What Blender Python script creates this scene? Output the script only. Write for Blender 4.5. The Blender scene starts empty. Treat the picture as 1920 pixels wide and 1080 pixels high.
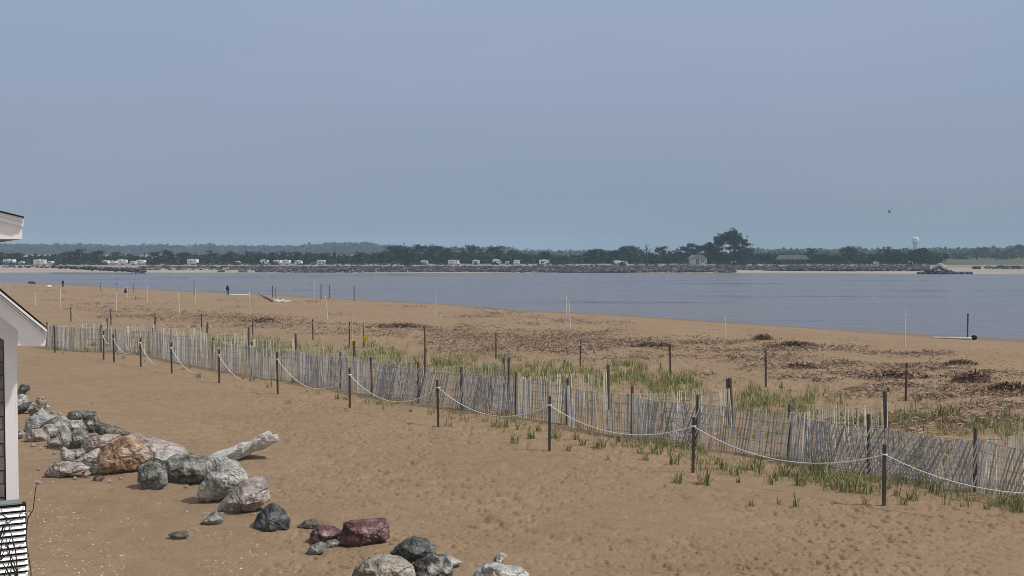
import bpy, math, random
import numpy as np
from mathutils import Vector, Matrix, Euler

rnd = random.Random(7)
nrs = np.random.RandomState(11)
scene = bpy.context.scene
COL = scene.collection
R = math.radians

# ------------------------------------------------------------------ camera
F = 2100.0; CAMZ = 4.8; HOR = 472.0; WATER = -0.8
pitch = math.atan((540 - HOR) / F)
cam = bpy.data.cameras.new('camera'); cam.sensor_width = 36; cam.lens = F / 1920 * 36
cam.clip_start = 0.1; cam.clip_end = 12000
camo = bpy.data.objects.new('camera', cam); COL.objects.link(camo)
camo.location = (0, 0, CAMZ); camo.rotation_euler = (math.pi / 2 - pitch, 0, 0)
scene.camera = camo
CR = np.array(Euler((math.pi / 2 - pitch, 0, 0)).to_matrix())

def ray(x, y):
    d = CR @ np.array([x - 960.0, 540.0 - y, -F]); return d / d[1]
def at(x, y, Y):                       # point seen at pixel (x,y) at depth Y
    d = ray(x, y) * Y; return np.array([d[0], d[1], d[2] + CAMZ])

# ------------------------------------------------------------------ noise + terrain
def _hash(ix, iy, s):
    n = (ix.astype(np.int64) * 374761393 + iy.astype(np.int64) * 668265263 + s * 974634777) & 0x7fffffff
    n = ((n ^ (n >> 13)) * 1274126177) & 0x7fffffff
    n = (n ^ (n >> 16)) & 0xffffff
    return n / float(0xffffff)
def vnoise(x, y, s=0):
    x = np.asarray(x, float); y = np.asarray(y, float)
    ix = np.floor(x); iy = np.floor(y); fx = x - ix; fy = y - iy
    u = fx * fx * (3 - 2 * fx); v = fy * fy * (3 - 2 * fy)
    a = _hash(ix, iy, s); b = _hash(ix + 1, iy, s); c = _hash(ix, iy + 1, s); d = _hash(ix + 1, iy + 1, s)
    return (a + (b - a) * u) * (1 - v) + (c + (d - c) * u) * v - 0.5
def fbm(x, y, o=3, s=0):
    t = 0; a = 1
    for i in range(o):
        t = t + a * vnoise(x * 2 ** i + 13 * i, y * 2 ** i + 7 * i, s + i); a *= .5
    return t
CX = np.array([-400, -110, -79.5, -47, -32, -21.5, -7.5, 0, 6.6, 17.5, 25, 33, 45, 70, 120, 400])
CY = np.array([240, 193, 174, 138, 126, 113, 99, 87, 81, 68, 57, 49.5, 33, 0, -80, -300])
def shore_s(X, Y):
    return (Y - np.interp(X, CX, CY) - 1.2 * fbm(X * .12, Y * .12, 2, 5)) * .75
def base_h(X, Y):
    s = shore_s(X, Y)
    z = np.where(s < 0, 0.0, -s / 20.0)
    z = np.where(s < 0, -0.06 * np.exp(-(s / 6.0) ** 2) * 0, z)
    z = np.where(np.abs(s) < 3, -((s + 3) ** 2) / 12 / 20, z)
    return np.maximum(z, -3)
_mp = [(110, 838, .6), (160, 872, .6), (250, 888, .7), (350, 900, .6), (285, 912, .5), (420, 940, .7), (460, 958, .6), (510, 992, .5), (685, 1022, .6), (600, 1020, .5), (775, 1046, .6), (70, 826, .6), (60, 780, .6), (440, 864, .7)]
MY = np.array([F * CAMZ / (b - HOR) + .2 for a, b, c in _mp]); MX = np.array([(a - 960) / F * (F * CAMZ / (b - HOR)) for a, b, c in _mp]); MR = np.array([c for a, b, c in _mp])
def ground_z(X, Y):
    X = np.asarray(X, float); Y = np.asarray(Y, float)
    z = base_h(X, Y)
    dry = np.clip(1 - shore_s(X, Y) / 8, 0, 1)
    z = z + .10 * fbm(X * .16, Y * .16, 3, 21) * dry + .07 * fbm(X * .55, Y * .75, 2, 24) * dry * np.clip((60 - Y) / 30, 0, 1)
    # low drifts around the boulders
    z = z + .10 * np.exp(-(((X + 4.4) / 1.9) ** 2 + ((Y - 20.0) / 1.2) ** 2)) - .05 * np.exp(-(((X + 6.0) / 1.8) ** 2 + ((Y - 23.0) / 1.0) ** 2))
    Xs, Ys = X[..., None], Y[..., None]
    near = Y < 36
    if np.any(near):
        if X.ndim == 0: z = z + .055 * np.exp(-(((X - MX) / MR) ** 2 + ((Y - MY) / MR) ** 2)).sum()
        else:
            z = np.array(z); xx, yy = X[near][:, None], Y[near][:, None]; z[near] += .055 * np.exp(-(((xx - MX) / MR) ** 2 + ((yy - MY) / MR) ** 2)).sum(-1)
    return z
def micro(X, Y):
    n = vnoise(X * 9.0, Y * 7.0, 31) + .7 * vnoise(X * 17, Y * 13, 33)
    m = np.clip(.65 + 1.6 * vnoise(X * .35, Y * .35, 35), .15, 1.2)
    left = np.clip((X + 6.5 + (Y - 16) * .35) / 5, .3, 1)
    near = np.clip((75 - Y) / 40, 0.0, 1)
    n = n + .5 * vnoise(X * 3.2, Y * 9.0, 38); holes = -np.clip(n - .04, 0, 1) * .16
    pth = np.exp(-((X - (2.2 - (Y - 17) * .75)) / .55) ** 2) + np.exp(-((X - (-1.5 + (Y - 17) * .35)) / .45) ** 2)
    foot = -np.clip(vnoise(X * 3.6, Y * 3.0, 71) + .12, 0, 1) * .07 * pth
    return foot * near + (holes + .022 * n) * m * left * near + .006 * fbm(X * 3, Y * 3, 2, 40)
def gp(x, y):                          # ground point seen at a pixel
    d = ray(x, y); t = -CAMZ / d[2] if d[2] < -1e-5 else 400
    for _ in range(7):
        z = float(ground_z(d[0] * t, t)); t = t + ((z - CAMZ) / d[2] - t) * .85
    return np.array([d[0] * t, t, float(ground_z(d[0] * t, t))])

# ------------------------------------------------------------------ materials
def new_mat(name, rough=.8, spec=.3):
    m = bpy.data.materials.new(name); m.use_nodes = True
    nt = m.node_tree; b = nt.nodes['Principled BSDF']
    b.inputs['Roughness'].default_value = rough
    b.inputs['Specular IOR Level'].default_value = spec
    return m, nt, b
def N(nt, t, **kw):
    n = nt.nodes.new(t)
    for k, v in kw.items(): setattr(n, k, v)
    return n
def coords(nt, scale=(1, 1, 1), kind='Object'):
    tc = N(nt, 'ShaderNodeTexCoord'); mp = N(nt, 'ShaderNodeMapping')
    mp.inputs['Scale'].default_value = scale
    nt.links.new(tc.outputs[kind], mp.inputs['Vector']); return mp.outputs['Vector']
def worldpos(nt, scale=(1, 1, 1)):
    g = N(nt, 'ShaderNodeNewGeometry'); mp = N(nt, 'ShaderNodeMapping')
    mp.inputs['Scale'].default_value = scale
    nt.links.new(g.outputs['Position'], mp.inputs['Vector']); return mp.outputs['Vector']
def noise(nt, vec, scale, detail=4, rough=.6):
    n = N(nt, 'ShaderNodeTexNoise'); n.inputs['Scale'].default_value = scale
    n.inputs['Detail'].default_value = detail; n.inputs['Roughness'].default_value = rough
    nt.links.new(vec, n.inputs['Vector']); return n.outputs['Fac']
def ramp(nt, fac, stops, interp='LINEAR'):
    r = N(nt, 'ShaderNodeValToRGB'); cr = r.color_ramp; cr.interpolation = interp
    while len(cr.elements) < len(stops): cr.elements.new(.5)
    for e, (p, c) in zip(cr.elements, stops):
        e.position = p; e.color = (*c, 1) if len(c) == 3 else c
    nt.links.new(fac, r.inputs['Fac']); return r.outputs['Color']
def mix(nt, fac, a, b, mode='MIX'):
    m = N(nt, 'ShaderNodeMix', data_type='RGBA', blend_type=mode)
    for sock, v in ((m.inputs[0], fac), (m.inputs[6], a), (m.inputs[7], b)):
        if isinstance(v, (int, float)): sock.default_value = v
        elif isinstance(v, tuple): sock.default_value = (*v, 1)
        else: nt.links.new(v, sock)
    return m.outputs[2]
def bump(nt, b, h, strength=.5, dist=.02):
    n = N(nt, 'ShaderNodeBump'); n.inputs['Strength'].default_value = strength
    n.inputs['Distance'].default_value = dist
    nt.links.new(h, n.inputs['Height']); nt.links.new(n.outputs['Normal'], b.inputs['Normal'])
def simple(name, c, rough=.8, var=.25, scale=6, bmp=0, spec=.3, dist=.01, stretch=(1, 1, 1)):
    m, nt, b = new_mat(name, rough, spec)
    v = coords(nt, stretch); f = noise(nt, v, scale)
    lo = tuple(x * (1 - var) for x in c); hi = tuple(min(1, x * (1 + var)) for x in c)
    nt.links.new(ramp(nt, f, [(.3, lo), (.7, hi)]), b.inputs['Base Color'])
    if bmp: bump(nt, b, noise(nt, v, scale * 3), bmp, dist)
    return m
def per_island(name, c1, c2, c3=None, rough=.85, fine=8):
    m, nt, b = new_mat(name, rough, .2)
    g = N(nt, 'ShaderNodeNewGeometry')
    st = [(0, c1), (1, c2)] if c3 is None else [(0, c1), (.55, c2), (1, c3)]
    col = ramp(nt, g.outputs['Random Per Island'], st)
    f = noise(nt, coords(nt, (1, 1, .25)), fine)
    col = mix(nt, 1.0, col, ramp(nt, f, [(.3, (.72, .72, .72)), (.7, (1.15, 1.15, 1.15))]), 'MULTIPLY')
    nt.links.new(col, b.inputs['Base Color']); return m

# sand
def make_sand():
    m, nt, b = new_mat('sand', .92, .15)
    v = worldpos(nt)
    big = noise(nt, v, .22, 4); med = noise(nt, v, 2.2, 5, .65); fine = noise(nt, v, 38, 3, .7)
    c = ramp(nt, big, [(.3, (.281, .198, .127)), (.7, (.324, .232, .151))])
    c = mix(nt, 1.0, c, ramp(nt, med, [(.3, (.86, .85, .84)), (.7, (1.10, 1.10, 1.10))]), 'MULTIPLY')
    c = mix(nt, 1.0, c, ramp(nt, fine, [(.3, (.78, .78, .78)), (.72, (1.18, 1.18, 1.18))]), 'MULTIPLY')
    # wet sand below the crest
    sx = N(nt, 'ShaderNodeSeparateXYZ'); nt.links.new(v, sx.inputs[0])
    wet = N(nt, 'ShaderNodeMapRange'); wet.inputs['From Min'].default_value = -.32; wet.inputs['From Max'].default_value = -.7
    nt.links.new(sx.outputs['Z'], wet.inputs['Value'])
    c = mix(nt, wet.outputs['Result'], c, (.20, .15, .115))
    nt.links.new(c, b.inputs['Base Color'])
    bump(nt, b, noise(nt, v, 13, 5, .75), .8, .05)
    return m
def make_water():
    m, nt, b = new_mat('water', .22, .5)
    v1 = worldpos(nt, (.14, .42, 1)); v2 = worldpos(nt, (.02, .09, 1))
    big = noise(nt, v2, 1.0, 4)
    nt.links.new(ramp(nt, big, [(.3, (.098, .102, .132)), (.7, (.165, .165, .192))]), b.inputs['Base Color'])
    nt.links.new(ramp(nt, big, [(.35, (.08,) * 3), (.65, (.42,) * 3)]), b.inputs['Roughness'])
    h = N(nt, 'ShaderNodeMath', operation='ADD')
    n1 = noise(nt, v1, 1.1, 3, .55); n2 = noise(nt, v2, 5, 3)
    nt.links.new(n1, h.inputs[0]); nt.links.new(n2, h.inputs[1])
    bump(nt, b, h.outputs[0], .95, .55)
    b.inputs['IOR'].default_value = 1.33
    return m
M = {}
M['sand'] = make_sand(); M['water'] = make_water()
def rockmat(name, a, c, d, s=3.0, speck=.5):
    m, nt, b = new_mat(name, .85, .25)
    v = coords(nt)
    f1 = noise(nt, v, s, 6, .65); f2 = noise(nt, v, s * 6, 4, .7); f3 = noise(nt, v, s * .7, 2)
    col = ramp(nt, f1, [(.36, a), (.5, c), (.62, d)])
    col = mix(nt, 1.0, col, ramp(nt, f2, [(.34, (1 - speck * .75,) * 3), (.66, (1 + speck * .5,) * 3)]), 'MULTIPLY')
    col = mix(nt, 1.0, col, ramp(nt, f3, [(.3, (.82,) * 3), (.7, (1.12,) * 3)]), 'MULTIPLY')
    nt.links.new(col, b.inputs['Base Color'])
    vo = N(nt, 'ShaderNodeTexVoronoi', feature='DISTANCE_TO_EDGE'); vo.inputs['Scale'].default_value = s * .38
    wv = N(nt, 'ShaderNodeVectorMath', operation='ADD'); nz = N(nt, 'ShaderNodeTexNoise'); nz.inputs['Scale'].default_value = s * 1.2; nz.inputs['Detail'].default_value = 3
    nt.links.new(v, nz.inputs['Vector']); sc2 = N(nt, 'ShaderNodeVectorMath', operation='SCALE'); sc2.inputs['Scale'].default_value = .45; nt.links.new(nz.outputs['Color'], sc2.inputs[0])
    nt.links.new(v, wv.inputs[0]); nt.links.new(sc2.outputs[0], wv.inputs[1]); nt.links.new(wv.outputs[0], vo.inputs['Vector'])
    cr_ = ramp(nt, vo.outputs['Distance'], [(0, (.45, .45, .45)), (.022, (1, 1, 1))])
    nt.links.new(mix(nt, 1.0, col, cr_, 'MULTIPLY'), b.inputs['Base Color'])
    h = mix(nt, .5, f1, f2); h = mix(nt, .35, h, cr_)
    bump(nt, b, h, 1.0, .09); return m
M['r_black'] = rockmat('dark_stone', (.035, .038, .045), (.085, .09, .10), (.20, .21, .24))
M['r_pale'] = rockmat('pale_stone', (.26, .25, .235), (.43, .42, .40), (.60, .60, .58), speck=.35)
M['r_blue'] = rockmat('blue_grey_stone', (.22, .23, .25), (.34, .355, .385), (.46, .47, .49), speck=.3)
M['r_gray'] = rockmat('grey_stone', (.20, .195, .185), (.35, .34, .325), (.52, .50, .47), speck=.5)
M['r_tan'] = rockmat('tan_stone', (.20, .18, .15), (.34, .31, .26), (.46, .43, .38))
M['r_green'] = rockmat('green_grey_stone', (.10, .11, .10), (.23, .24, .22), (.42, .42, .38), 5)
M['r_dark_green'] = rockmat('dark_green_stone', (.035, .045, .042), (.095, .105, .10), (.22, .24, .25), 4)
M['r_brown'] = rockmat('brown_green_stone', (.09, .08, .065), (.17, .155, .125), (.27, .25, .21), 5)
M['r_pink'] = rockmat('pinkish_grey_stone', (.24, .20, .19), (.37, .32, .30), (.50, .45, .43))
M['r_orange'] = rockmat('orange_stone', (.19, .11, .07), (.37, .245, .165), (.58, .47, .38), 2.4)
M['r_red'] = rockmat('red_brown_stone', (.07, .035, .035), (.15, .085, .085), (.36, .25, .25))
M['r_white'] = rockmat('whitish_stone', (.28, .29, .28), (.46, .47, .45), (.66, .66, .63), 4)
M['r_contrast'] = rockmat('dark_and_white_stone', (.03, .032, .034), (.075, .075, .075), (.50, .49, .46), 2.6)
M['riprap'] = per_island('revetment_stone', (.025, .025, .03), (.065, .063, .068), (.17, .165, .165), fine=2)
M['drift'] = simple('bleached_wood', (.62, .61, .60), .8, .35, 5, 1.0, dist=.04, stretch=(1.2, 5, 5))
M['slat'] = per_island('weathered_slat', (.27, .275, .29), (.46, .465, .48), (.70, .70, .71))
M['slat_sunlit'] = per_island('sunlit_slat', (.34, .32, .26), (.52, .49, .41), (.68, .64, .54))  # spur slats lighter and creamier: sunlight put into the colour
M['post'] = simple('dark_post_wood', (.095, .085, .075), .85, .3, 5, .4, stretch=(1, 1, .2))
M['stake'] = simple('stake_wood', (.075, .062, .052), .85, .35, 7, .4, stretch=(1, 1, .2))
M['wire'] = simple('rusty_wire', (.10, .085, .075), .7)
M['rope'] = simple('white_rope', (.70, .70, .71), .8, .12, 40)
M['rope_old'] = simple('faded_rope', (.50, .46, .42), .85, .2, 30)
M['pvc'] = simple('pale_pole', (.62, .60, .56), .6, .12, 3)
M['cane'] = simple('pale_wooden_pole', (.50, .42, .32), .7, .15, 3)
M['metal'] = simple('dark_metal', (.07, .075, .09), .6, .2, 3)
M['yellow'] = simple('yellow_sign', (.80, .58, .05), .6, .1, 3)
M['orange'] = simple('orange_tape', (.75, .28, .14), .7, .1, 3)
M['grass'] = per_island('beach_grass', (.10, .135, .045), (.21, .235, .095), (.46, .40, .23))
M['grass_dense'] = per_island('dune_grass', (.125, .17, .055), (.28, .31, .12), (.56, .49, .29))
M['wrack'] = per_island('dry_wrack', (.045, .026, .016), (.15, .092, .060), (.46, .36, .27))
M['shell'] = per_island('shell_bits', (.42, .36, .31), (.70, .66, .60), (.85, .83, .80))
M['white'] = simple('white_trim_paint', (.84, .82, .83), .5, .05, 3)
M['slatwhite'] = simple('white_slats_paint', (.92, .93, .93), .45, .03, 3)
M['shingle'] = simple('grey_shingles', (.19, .155, .15), .9, .35, 12, .5, stretch=(2, 2, .5))
M['roof'] = simple('black_roof_shingles', (.018, .018, .02), .9, .3, 20, .4)
M['black'] = simple('black_surface', (.012, .012, .014), .8, .2, 5)
M['twig'] = simple('dark_twig', (.035, .03, .028), .9, .3, 9)
M['dryhead'] = simple('dry_flower', (.42, .33, .33), .9, .3, 40, .8)
M['far_land'] = None
def make_far():
    m, nt, b = new_mat('far_land', .95, .1)
    v = worldpos(nt); sx = N(nt, 'ShaderNodeSeparateXYZ'); nt.links.new(v, sx.inputs[0])
    n = noise(nt, worldpos(nt, (.02, .2, 1)), 1, 4)
    sandc = ramp(nt, n, [(.3, (.30, .255, .225)), (.7, (.40, .345, .305))])
    grassc = ramp(nt, n, [(.3, (.075, .095, .06)), (.7, (.12, .135, .085))])
    road = ramp(nt, n, [(.3, (.21, .20, .20)), (.7, (.28, .265, .255))])
    a = N(nt, 'ShaderNodeMapRange'); a.inputs['From Min'].default_value = .1; a.inputs['From Max'].default_value = .6
    nt.links.new(sx.outputs['Z'], a.inputs['Value'])
    g = N(nt, 'ShaderNodeMapRange'); g.inputs['From Min'].default_value = 341; g.inputs['From Max'].default_value = 349
    nt.links.new(sx.outputs['Y'], g.inputs['Value'])
    gx = N(nt, 'ShaderNodeMapRange'); gx.inputs['From Min'].default_value = 85; gx.inputs['From Max'].default_value = 115; nt.links.new(sx.outputs['X'], gx.inputs['Value'])
    gm = N(nt, 'ShaderNodeMath', operation='MULTIPLY'); nt.links.new(g.outputs['Result'], gm.inputs[0]); nt.links.new(gx.outputs['Result'], gm.inputs[1])
    c = mix(nt, a.outputs['Result'], sandc, road); c = mix(nt, gm.outputs[0], c, grassc)
    nt.links.new(c, b.inputs['Base Color']); return m
M['far_land'] = make_far()
M['leaf_a'] = per_island('pine_needles', (.012, .026, .022), (.028, .050, .036), (.060, .085, .055), fine=1)
M['leaf_b'] = per_island('broad_leaves', (.035, .055, .028), (.070, .098, .048), (.12, .15, .08), fine=1)
M['bark'] = simple('bark', (.10, .085, .075), .9, .3, 4)
M['camper_white'] = simple('camper_white', (.74, .75, .76), .4, .06, 2)
M['camper_grey'] = simple('camper_grey', (.33, .36, .40), .5, .1, 2)
M['camper_glass'] = simple('camper_glass', (.03, .035, .045), .15, .1, 2)
M['tyre'] = simple('tyre', (.02, .02, .02), .8, .1, 2)
M['house_pale'] = simple('pale_green_siding', (.50, .55, .53), .7, .08, 2)
M['house_roof'] = simple('grey_roofing', (.20, .23, .23), .8, .12, 2)
M['house_dark'] = simple('dark_siding', (.10, .115, .12), .8, .12, 2)
M['tower'] = simple('tower_white', (.74, .77, .80), .5, .05, .2)
M['tower_stem'] = simple('tower_grey', (.45, .48, .54), .5, .05, .2)
M['bird'] = simple('bird_feathers', (.05, .055, .065), .8, .2, 5)
M['cloth_dark'] = simple('dark_clothing', (.018, .02, .03), .9, .2, 5)
M['skin'] = simple('skin', (.45, .28, .2), .6, .1, 5)

# ------------------------------------------------------------------ mesh builder
class MB:
    def __init__(s): s.v = []; s.f = []; s.n = 0
    def add(s, V, Fc):
        V = np.asarray(V, float); s.v.append(V)
        off = s.n; s.f.extend([tuple(i + off for i in f) for f in Fc]); s.n += len(V)
    def box(s, c, d, rot=None, taper=1.0):
        x, y, z = [k / 2 for k in d]
        P = np.array([(-x, -y, -z), (x, -y, -z), (x, y, -z), (-x, y, -z), (-x * taper, -y * taper, z), (x * taper, -y * taper, z), (x * taper, y * taper, z), (-x * taper, y * taper, z)])
        if rot is not None: P = P @ np.array(rot).T
        s.add(P + np.array(c), [(0, 3, 2, 1), (4, 5, 6, 7), (0, 1, 5, 4), (1, 2, 6, 5), (2, 3, 7, 6), (3, 0, 4, 7)])
    def bar(s, a, b, w, t, right=None):
        a = np.array(a, float); b = np.array(b, float); d = b - a; d /= np.linalg.norm(d)
        r = np.array(right if right is not None else (1, 0, 0), float); r -= d * r.dot(d); r /= np.linalg.norm(r)
        n = np.cross(d, r); P = []
        for p in (a, b):
            for u, v in ((-1, -1), (1, -1), (1, 1), (-1, 1)): P.append(p + r * u * w / 2 + n * v * t / 2)
        s.add(P, [(0, 3, 2, 1), (4, 5, 6, 7), (0, 1, 5, 4), (1, 2, 6, 5), (2, 3, 7, 6), (3, 0, 4, 7)])
    def tube(s, pts, rad, k=6, jit=0):
        pts = [np.array(p, float) for p in pts]; n = len(pts)
        if not hasattr(rad, '__len__'): rad = [rad] * n
        V = []; Fc = []; ref = np.array((0.13, .2, .97))
        for i, p in enumerate(pts):
            d = pts[min(i + 1, n - 1)] - pts[max(i - 1, 0)]; d /= (np.linalg.norm(d) + 1e-9)
            if abs(d.dot(ref)) > .95: rf = np.array((1, .1, 0.))
            else: rf = ref
            u = np.cross(d, rf); u /= np.linalg.norm(u); w = np.cross(d, u)
            for j in range(k):
                a = 2 * math.pi * j / k; rr = rad[i] * (1 + jit * (rnd.random() - .5) * 2)
                V.append(p + (u * math.cos(a) + w * math.sin(a)) * rr)
        for i in range(n - 1):
            for j in range(k):
                Fc.append((i * k + j, i * k + (j + 1) % k, (i + 1) * k + (j + 1) % k, (i + 1) * k + j))
        Fc.append(tuple(range(k))[::-1]); Fc.append(tuple((n - 1) * k + j for j in range(k)))
        s.add(V, Fc)
    def prism(s, poly, a, b, axis='y'):     # poly of (x,z), extruded from y=a to y=b
        n = len(poly)
        V = [(x, a, z) for x, z in poly] + [(x, b, z) for x, z in poly]
        s.add(V, [tuple(range(n)), tuple(range(2 * n - 1, n - 1, -1))] + [(i, i + n, (i + 1) % n + n, (i + 1) % n) for i in range(n)])
    def blob(s, c, r, seed=0, k=8, l=6, jit=.15):
        rr = random.Random(seed); V = []; Fc = []
        for i in range(l + 1):
            ph = math.pi * i / l
            for j in range(k):
                a = 2 * math.pi * j / k; q = 1 + jit * (rr.random() - .5) * 2
                V.append((c[0] + r[0] * q * math.sin(ph) * math.cos(a), c[1] + r[1] * q * math.sin(ph) * math.sin(a), c[2] + r[2] * math.cos(ph) * (q if 0 < i < l else 1)))
        for i in range(l):
            for j in range(k): Fc.append((i * k + j, (i + 1) * k + j, (i + 1) * k + (j + 1) % k, i * k + (j + 1) % k))
        s.add(V, Fc)
    def mesh(s, name, mat, smooth=False):
        me = bpy.data.meshes.new(name)
        V = np.concatenate(s.v) if s.v else np.zeros((0, 3))
        me.from_pydata(V.tolist(), [], s.f); me.materials.append(mat)
        if smooth: me.polygons.foreach_set('use_smooth', [True] * len(me.polygons))
        me.update(); return me
    def build(s, name, mat, parent=None, smooth=False, loc=None):
        o = bpy.data.objects.new(name, s.mesh(name, mat, smooth)); COL.objects.link(o)
        if parent is not None: o.parent = parent
        if loc is not None: o.location = loc
        return o
def tag(o, label=None, cat=None, group=None, kind=None):
    if label: o['label'] = label
    if cat: o['category'] = cat
    if group: o['group'] = group
    if kind: o['kind'] = kind
    return o
def empty(name, loc=(0, 0, 0), rz=0):
    o = bpy.data.objects.new(name, None); COL.objects.link(o)
    o.location = tuple(float(v) for v in loc); o.rotation_euler = (0, 0, rz); o.empty_display_size = .2; return o
KIDS = {}
def copy_thing(root, loc, rz=0, sc=(1, 1, 1)):
    r = root.copy(); COL.objects.link(r); r.location = tuple(float(v) for v in loc); r.rotation_euler = (0, 0, rz); r.scale = sc
    for ch in KIDS.get(root.name, []):
        c = ch.copy(); COL.objects.link(c); c.parent = r
        for g in KIDS.get(ch.name, []):
            d = g.copy(); COL.objects.link(d); d.parent = c
    return r
def kid(parent, o):
    KIDS.setdefault(parent.name, []).append(o); return o
def np_mesh(name, V, quads, mat, smooth=False):
    me = bpy.data.meshes.new(name); V = np.asarray(V, np.float32); quads = np.asarray(quads, np.int32)
    me.vertices.add(len(V)); me.vertices.foreach_set('co', V.ravel())
    k = quads.shape[1]
    me.loops.add(quads.size); me.loops.foreach_set('vertex_index', quads.ravel())
    me.polygons.add(len(quads)); me.polygons.foreach_set('loop_start', np.arange(0, quads.size, k, dtype=np.int32))
    me.polygons.foreach_set('loop_total', np.full(len(quads), k, np.int32))
    if smooth: me.polygons.foreach_set('use_smooth', np.ones(len(quads), bool))
    me.materials.append(mat); me.update(calc_edges=True); me.validate(); return me

# ------------------------------------------------------------------ setting: sand, water, far land
ang = np.concatenate([np.linspace(-88, -27, 40)[:-1], np.linspace(-27, 27, 820), np.linspace(27, 88, 40)[1:]])
pyx = np.linspace(1110, 522, 560); rr = F * CAMZ / (pyx - HOR)
rr = np.concatenate([[1, 4, 8, 12], rr[rr > 13], np.linspace(215, 420, 12)])
A, RR = np.meshgrid(np.radians(ang), rr)
SX = np.tan(np.clip(A, -1.45, 1.45)) * RR * np.cos(A) ** .0; SX = np.sin(A) * RR / np.maximum(np.cos(A), .2); SY = RR.copy()
SZ = ground_z(SX, SY) + micro(SX, SY)
nr, nc = SX.shape
idx = np.arange(nr * nc).reshape(nr, nc)
q = np.stack([idx[:-1, :-1], idx[:-1, 1:], idx[1:, 1:], idx[1:, :-1]], -1).reshape(-1, 4)
o = bpy.data.objects.new('sand_beach', np_mesh('sand_beach', np.stack([SX, SY, SZ], -1).reshape(-1, 3), q, M['sand'], True))
COL.objects.link(o); tag(o, kind='structure')

mb = MB(); mb.add([(-2500, 10, WATER), (2500, 10, WATER), (2500, 420, WATER), (-2500, 420, WATER)], [(0, 1, 2, 3)])
tag(mb.build('water', M['water']), kind='structure')

# far shore: px -> waterline depth
def far_line(px):
    y = np.interp(px, [-800, 0, 900, 1300, 1740, 2600], [511, 511, 511, 511.6, 513.2, 513.6])
    return F * (CAMZ - WATER) / (y - HOR)
xs = np.linspace(-1500, 3400, 240); rows = [(-6, -1.2), (0, -.8), (7, -.45), (13, .1), (20, .35), (30, .75), (60, .78), (120, .8), (400, 1.2), (1200, 2.0), (3200, 2.5)]
V = []
for dy, z in rows:
    for i, px in enumerate(xs):
        Y = far_line(px) + dy + (1.5 * math.sin(px * .013) if dy < 20 else 0); base = far_line(px) + min(dy, 60)
        V.append(((px - 960) / F * (base + max(0, dy - 60) * .9) , Y, z + .1 * float(vnoise(px * .03, dy * .1, 3))))
n = len(xs); q = [(r * n + i, r * n + i + 1, (r + 1) * n + i + 1, (r + 1) * n + i) for r in range(len(rows) - 1) for i in range(n - 1)]
o = bpy.data.objects.new('far_shore', np_mesh('far_shore', V, q, M['far_land'], True)); COL.objects.link(o); tag(o, kind='structure')

# revetment rocks (one continuous armoured bank of countless small stones)
mb = MB(); rk = random.Random(3)
def small_rock(mb, p, r, flat=.7):
    mb.blob(p, (r * rk.uniform(.7, 1.4), r * rk.uniform(.7, 1.3), r * flat * rk.uniform(.7, 1.2)), rk.random(), 6, 4, .28)
def bank(mb, x0, x1, y0, y1, per, Yoff, size, zf=None):
    for _ in range(per):
        px = rk.uniform(x0, x1); t = rk.random(); Y = far_line(px) + Yoff[0] + (Yoff[1] - Yoff[0]) * t
        z = CAMZ - (y0 + (y1 - y0) * (1 - t) - HOR) * Y / F
        small_rock(mb, ((px - 960) / F * Y, Y, z), size * rk.uniform(.5, 1.3))
bank(mb, 262, 1000, 500.5, 508, 2100, (8, 20), .62)
bank(mb, 480, 1000, 501, 510, 1500, (1, 16), .5)
bank(mb, 1000, 1375, 500, 510.3, 2400, (1, 20), .7)
bank(mb, 1340, 1742, 499.5, 506.5, 1500, (9, 22), .6)
bank(mb, 1850, 2200, 500, 506, 500, (13, 24), .6)
bank(mb, -300, 100, 498, 502, 160, (16, 26), .4)
tag(mb.build('revetment_rocks', M['riprap']), 'dark grey rock revetment running along the whole far bank of the water', 'rock bank', kind='stuff')
mb = MB()
for _ in range(420):
    px = rk.uniform(98, 272); t = rk.random(); f = (px - 98) / 174
    Y = 294 + 8 * t - 4 * f; y = 498 + 5 * f * .9 + rk.uniform(0, 1 + 5.4 * f) * (1 - .2 * t)
    small_rock(mb, ((px - 960) / F * Y, Y, CAMZ - (y + 1.5 - HOR) * Y / F), rk.uniform(.3, .6))
tag(mb.build('rock_jetty', M['riprap']), 'low dark rock jetty reaching into the water on the far shore near the house', 'jetty')
mb = MB()
for _ in range(520):
    px = rk.uniform(1722, 1822); f = (px - 1722) / 100
    Y = 283 + rk.uniform(-1, 2) + (rk.random() ** 2) * 12 * (1 - abs(f - .4))
    y = rk.uniform(511.3, 513.2) if rk.random() < .55 else 512 - rk.uniform(0, 12) * max(0, 1 - abs(f - .38) / .33)
    small_rock(mb, ((px - 960) / F * Y, Y, CAMZ - (y - HOR) * Y / F), rk.uniform(.25, .5))
tag(mb.build('stone_groyne', M['riprap']), 'low dark stone groyne at the edge of the pale far beach', 'groyne')
mb = MB()
for _ in range(150):
    a = rk.gauss(0, 1); px = 1762 + a * 7; y = 505 - rk.random() * (9 - min(8.5, abs(a) * 5))
    Y = 300 + rk.uniform(-1.5, 1.5); small_rock(mb, ((px - 960) / F * Y, Y, CAMZ - (y - HOR) * Y / F), rk.uniform(.4, .8))
tag(mb.build('boulder_mound', M['r_pale']), 'mound of pale boulders on top of the dark groyne across the water', 'rock mound')
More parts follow.
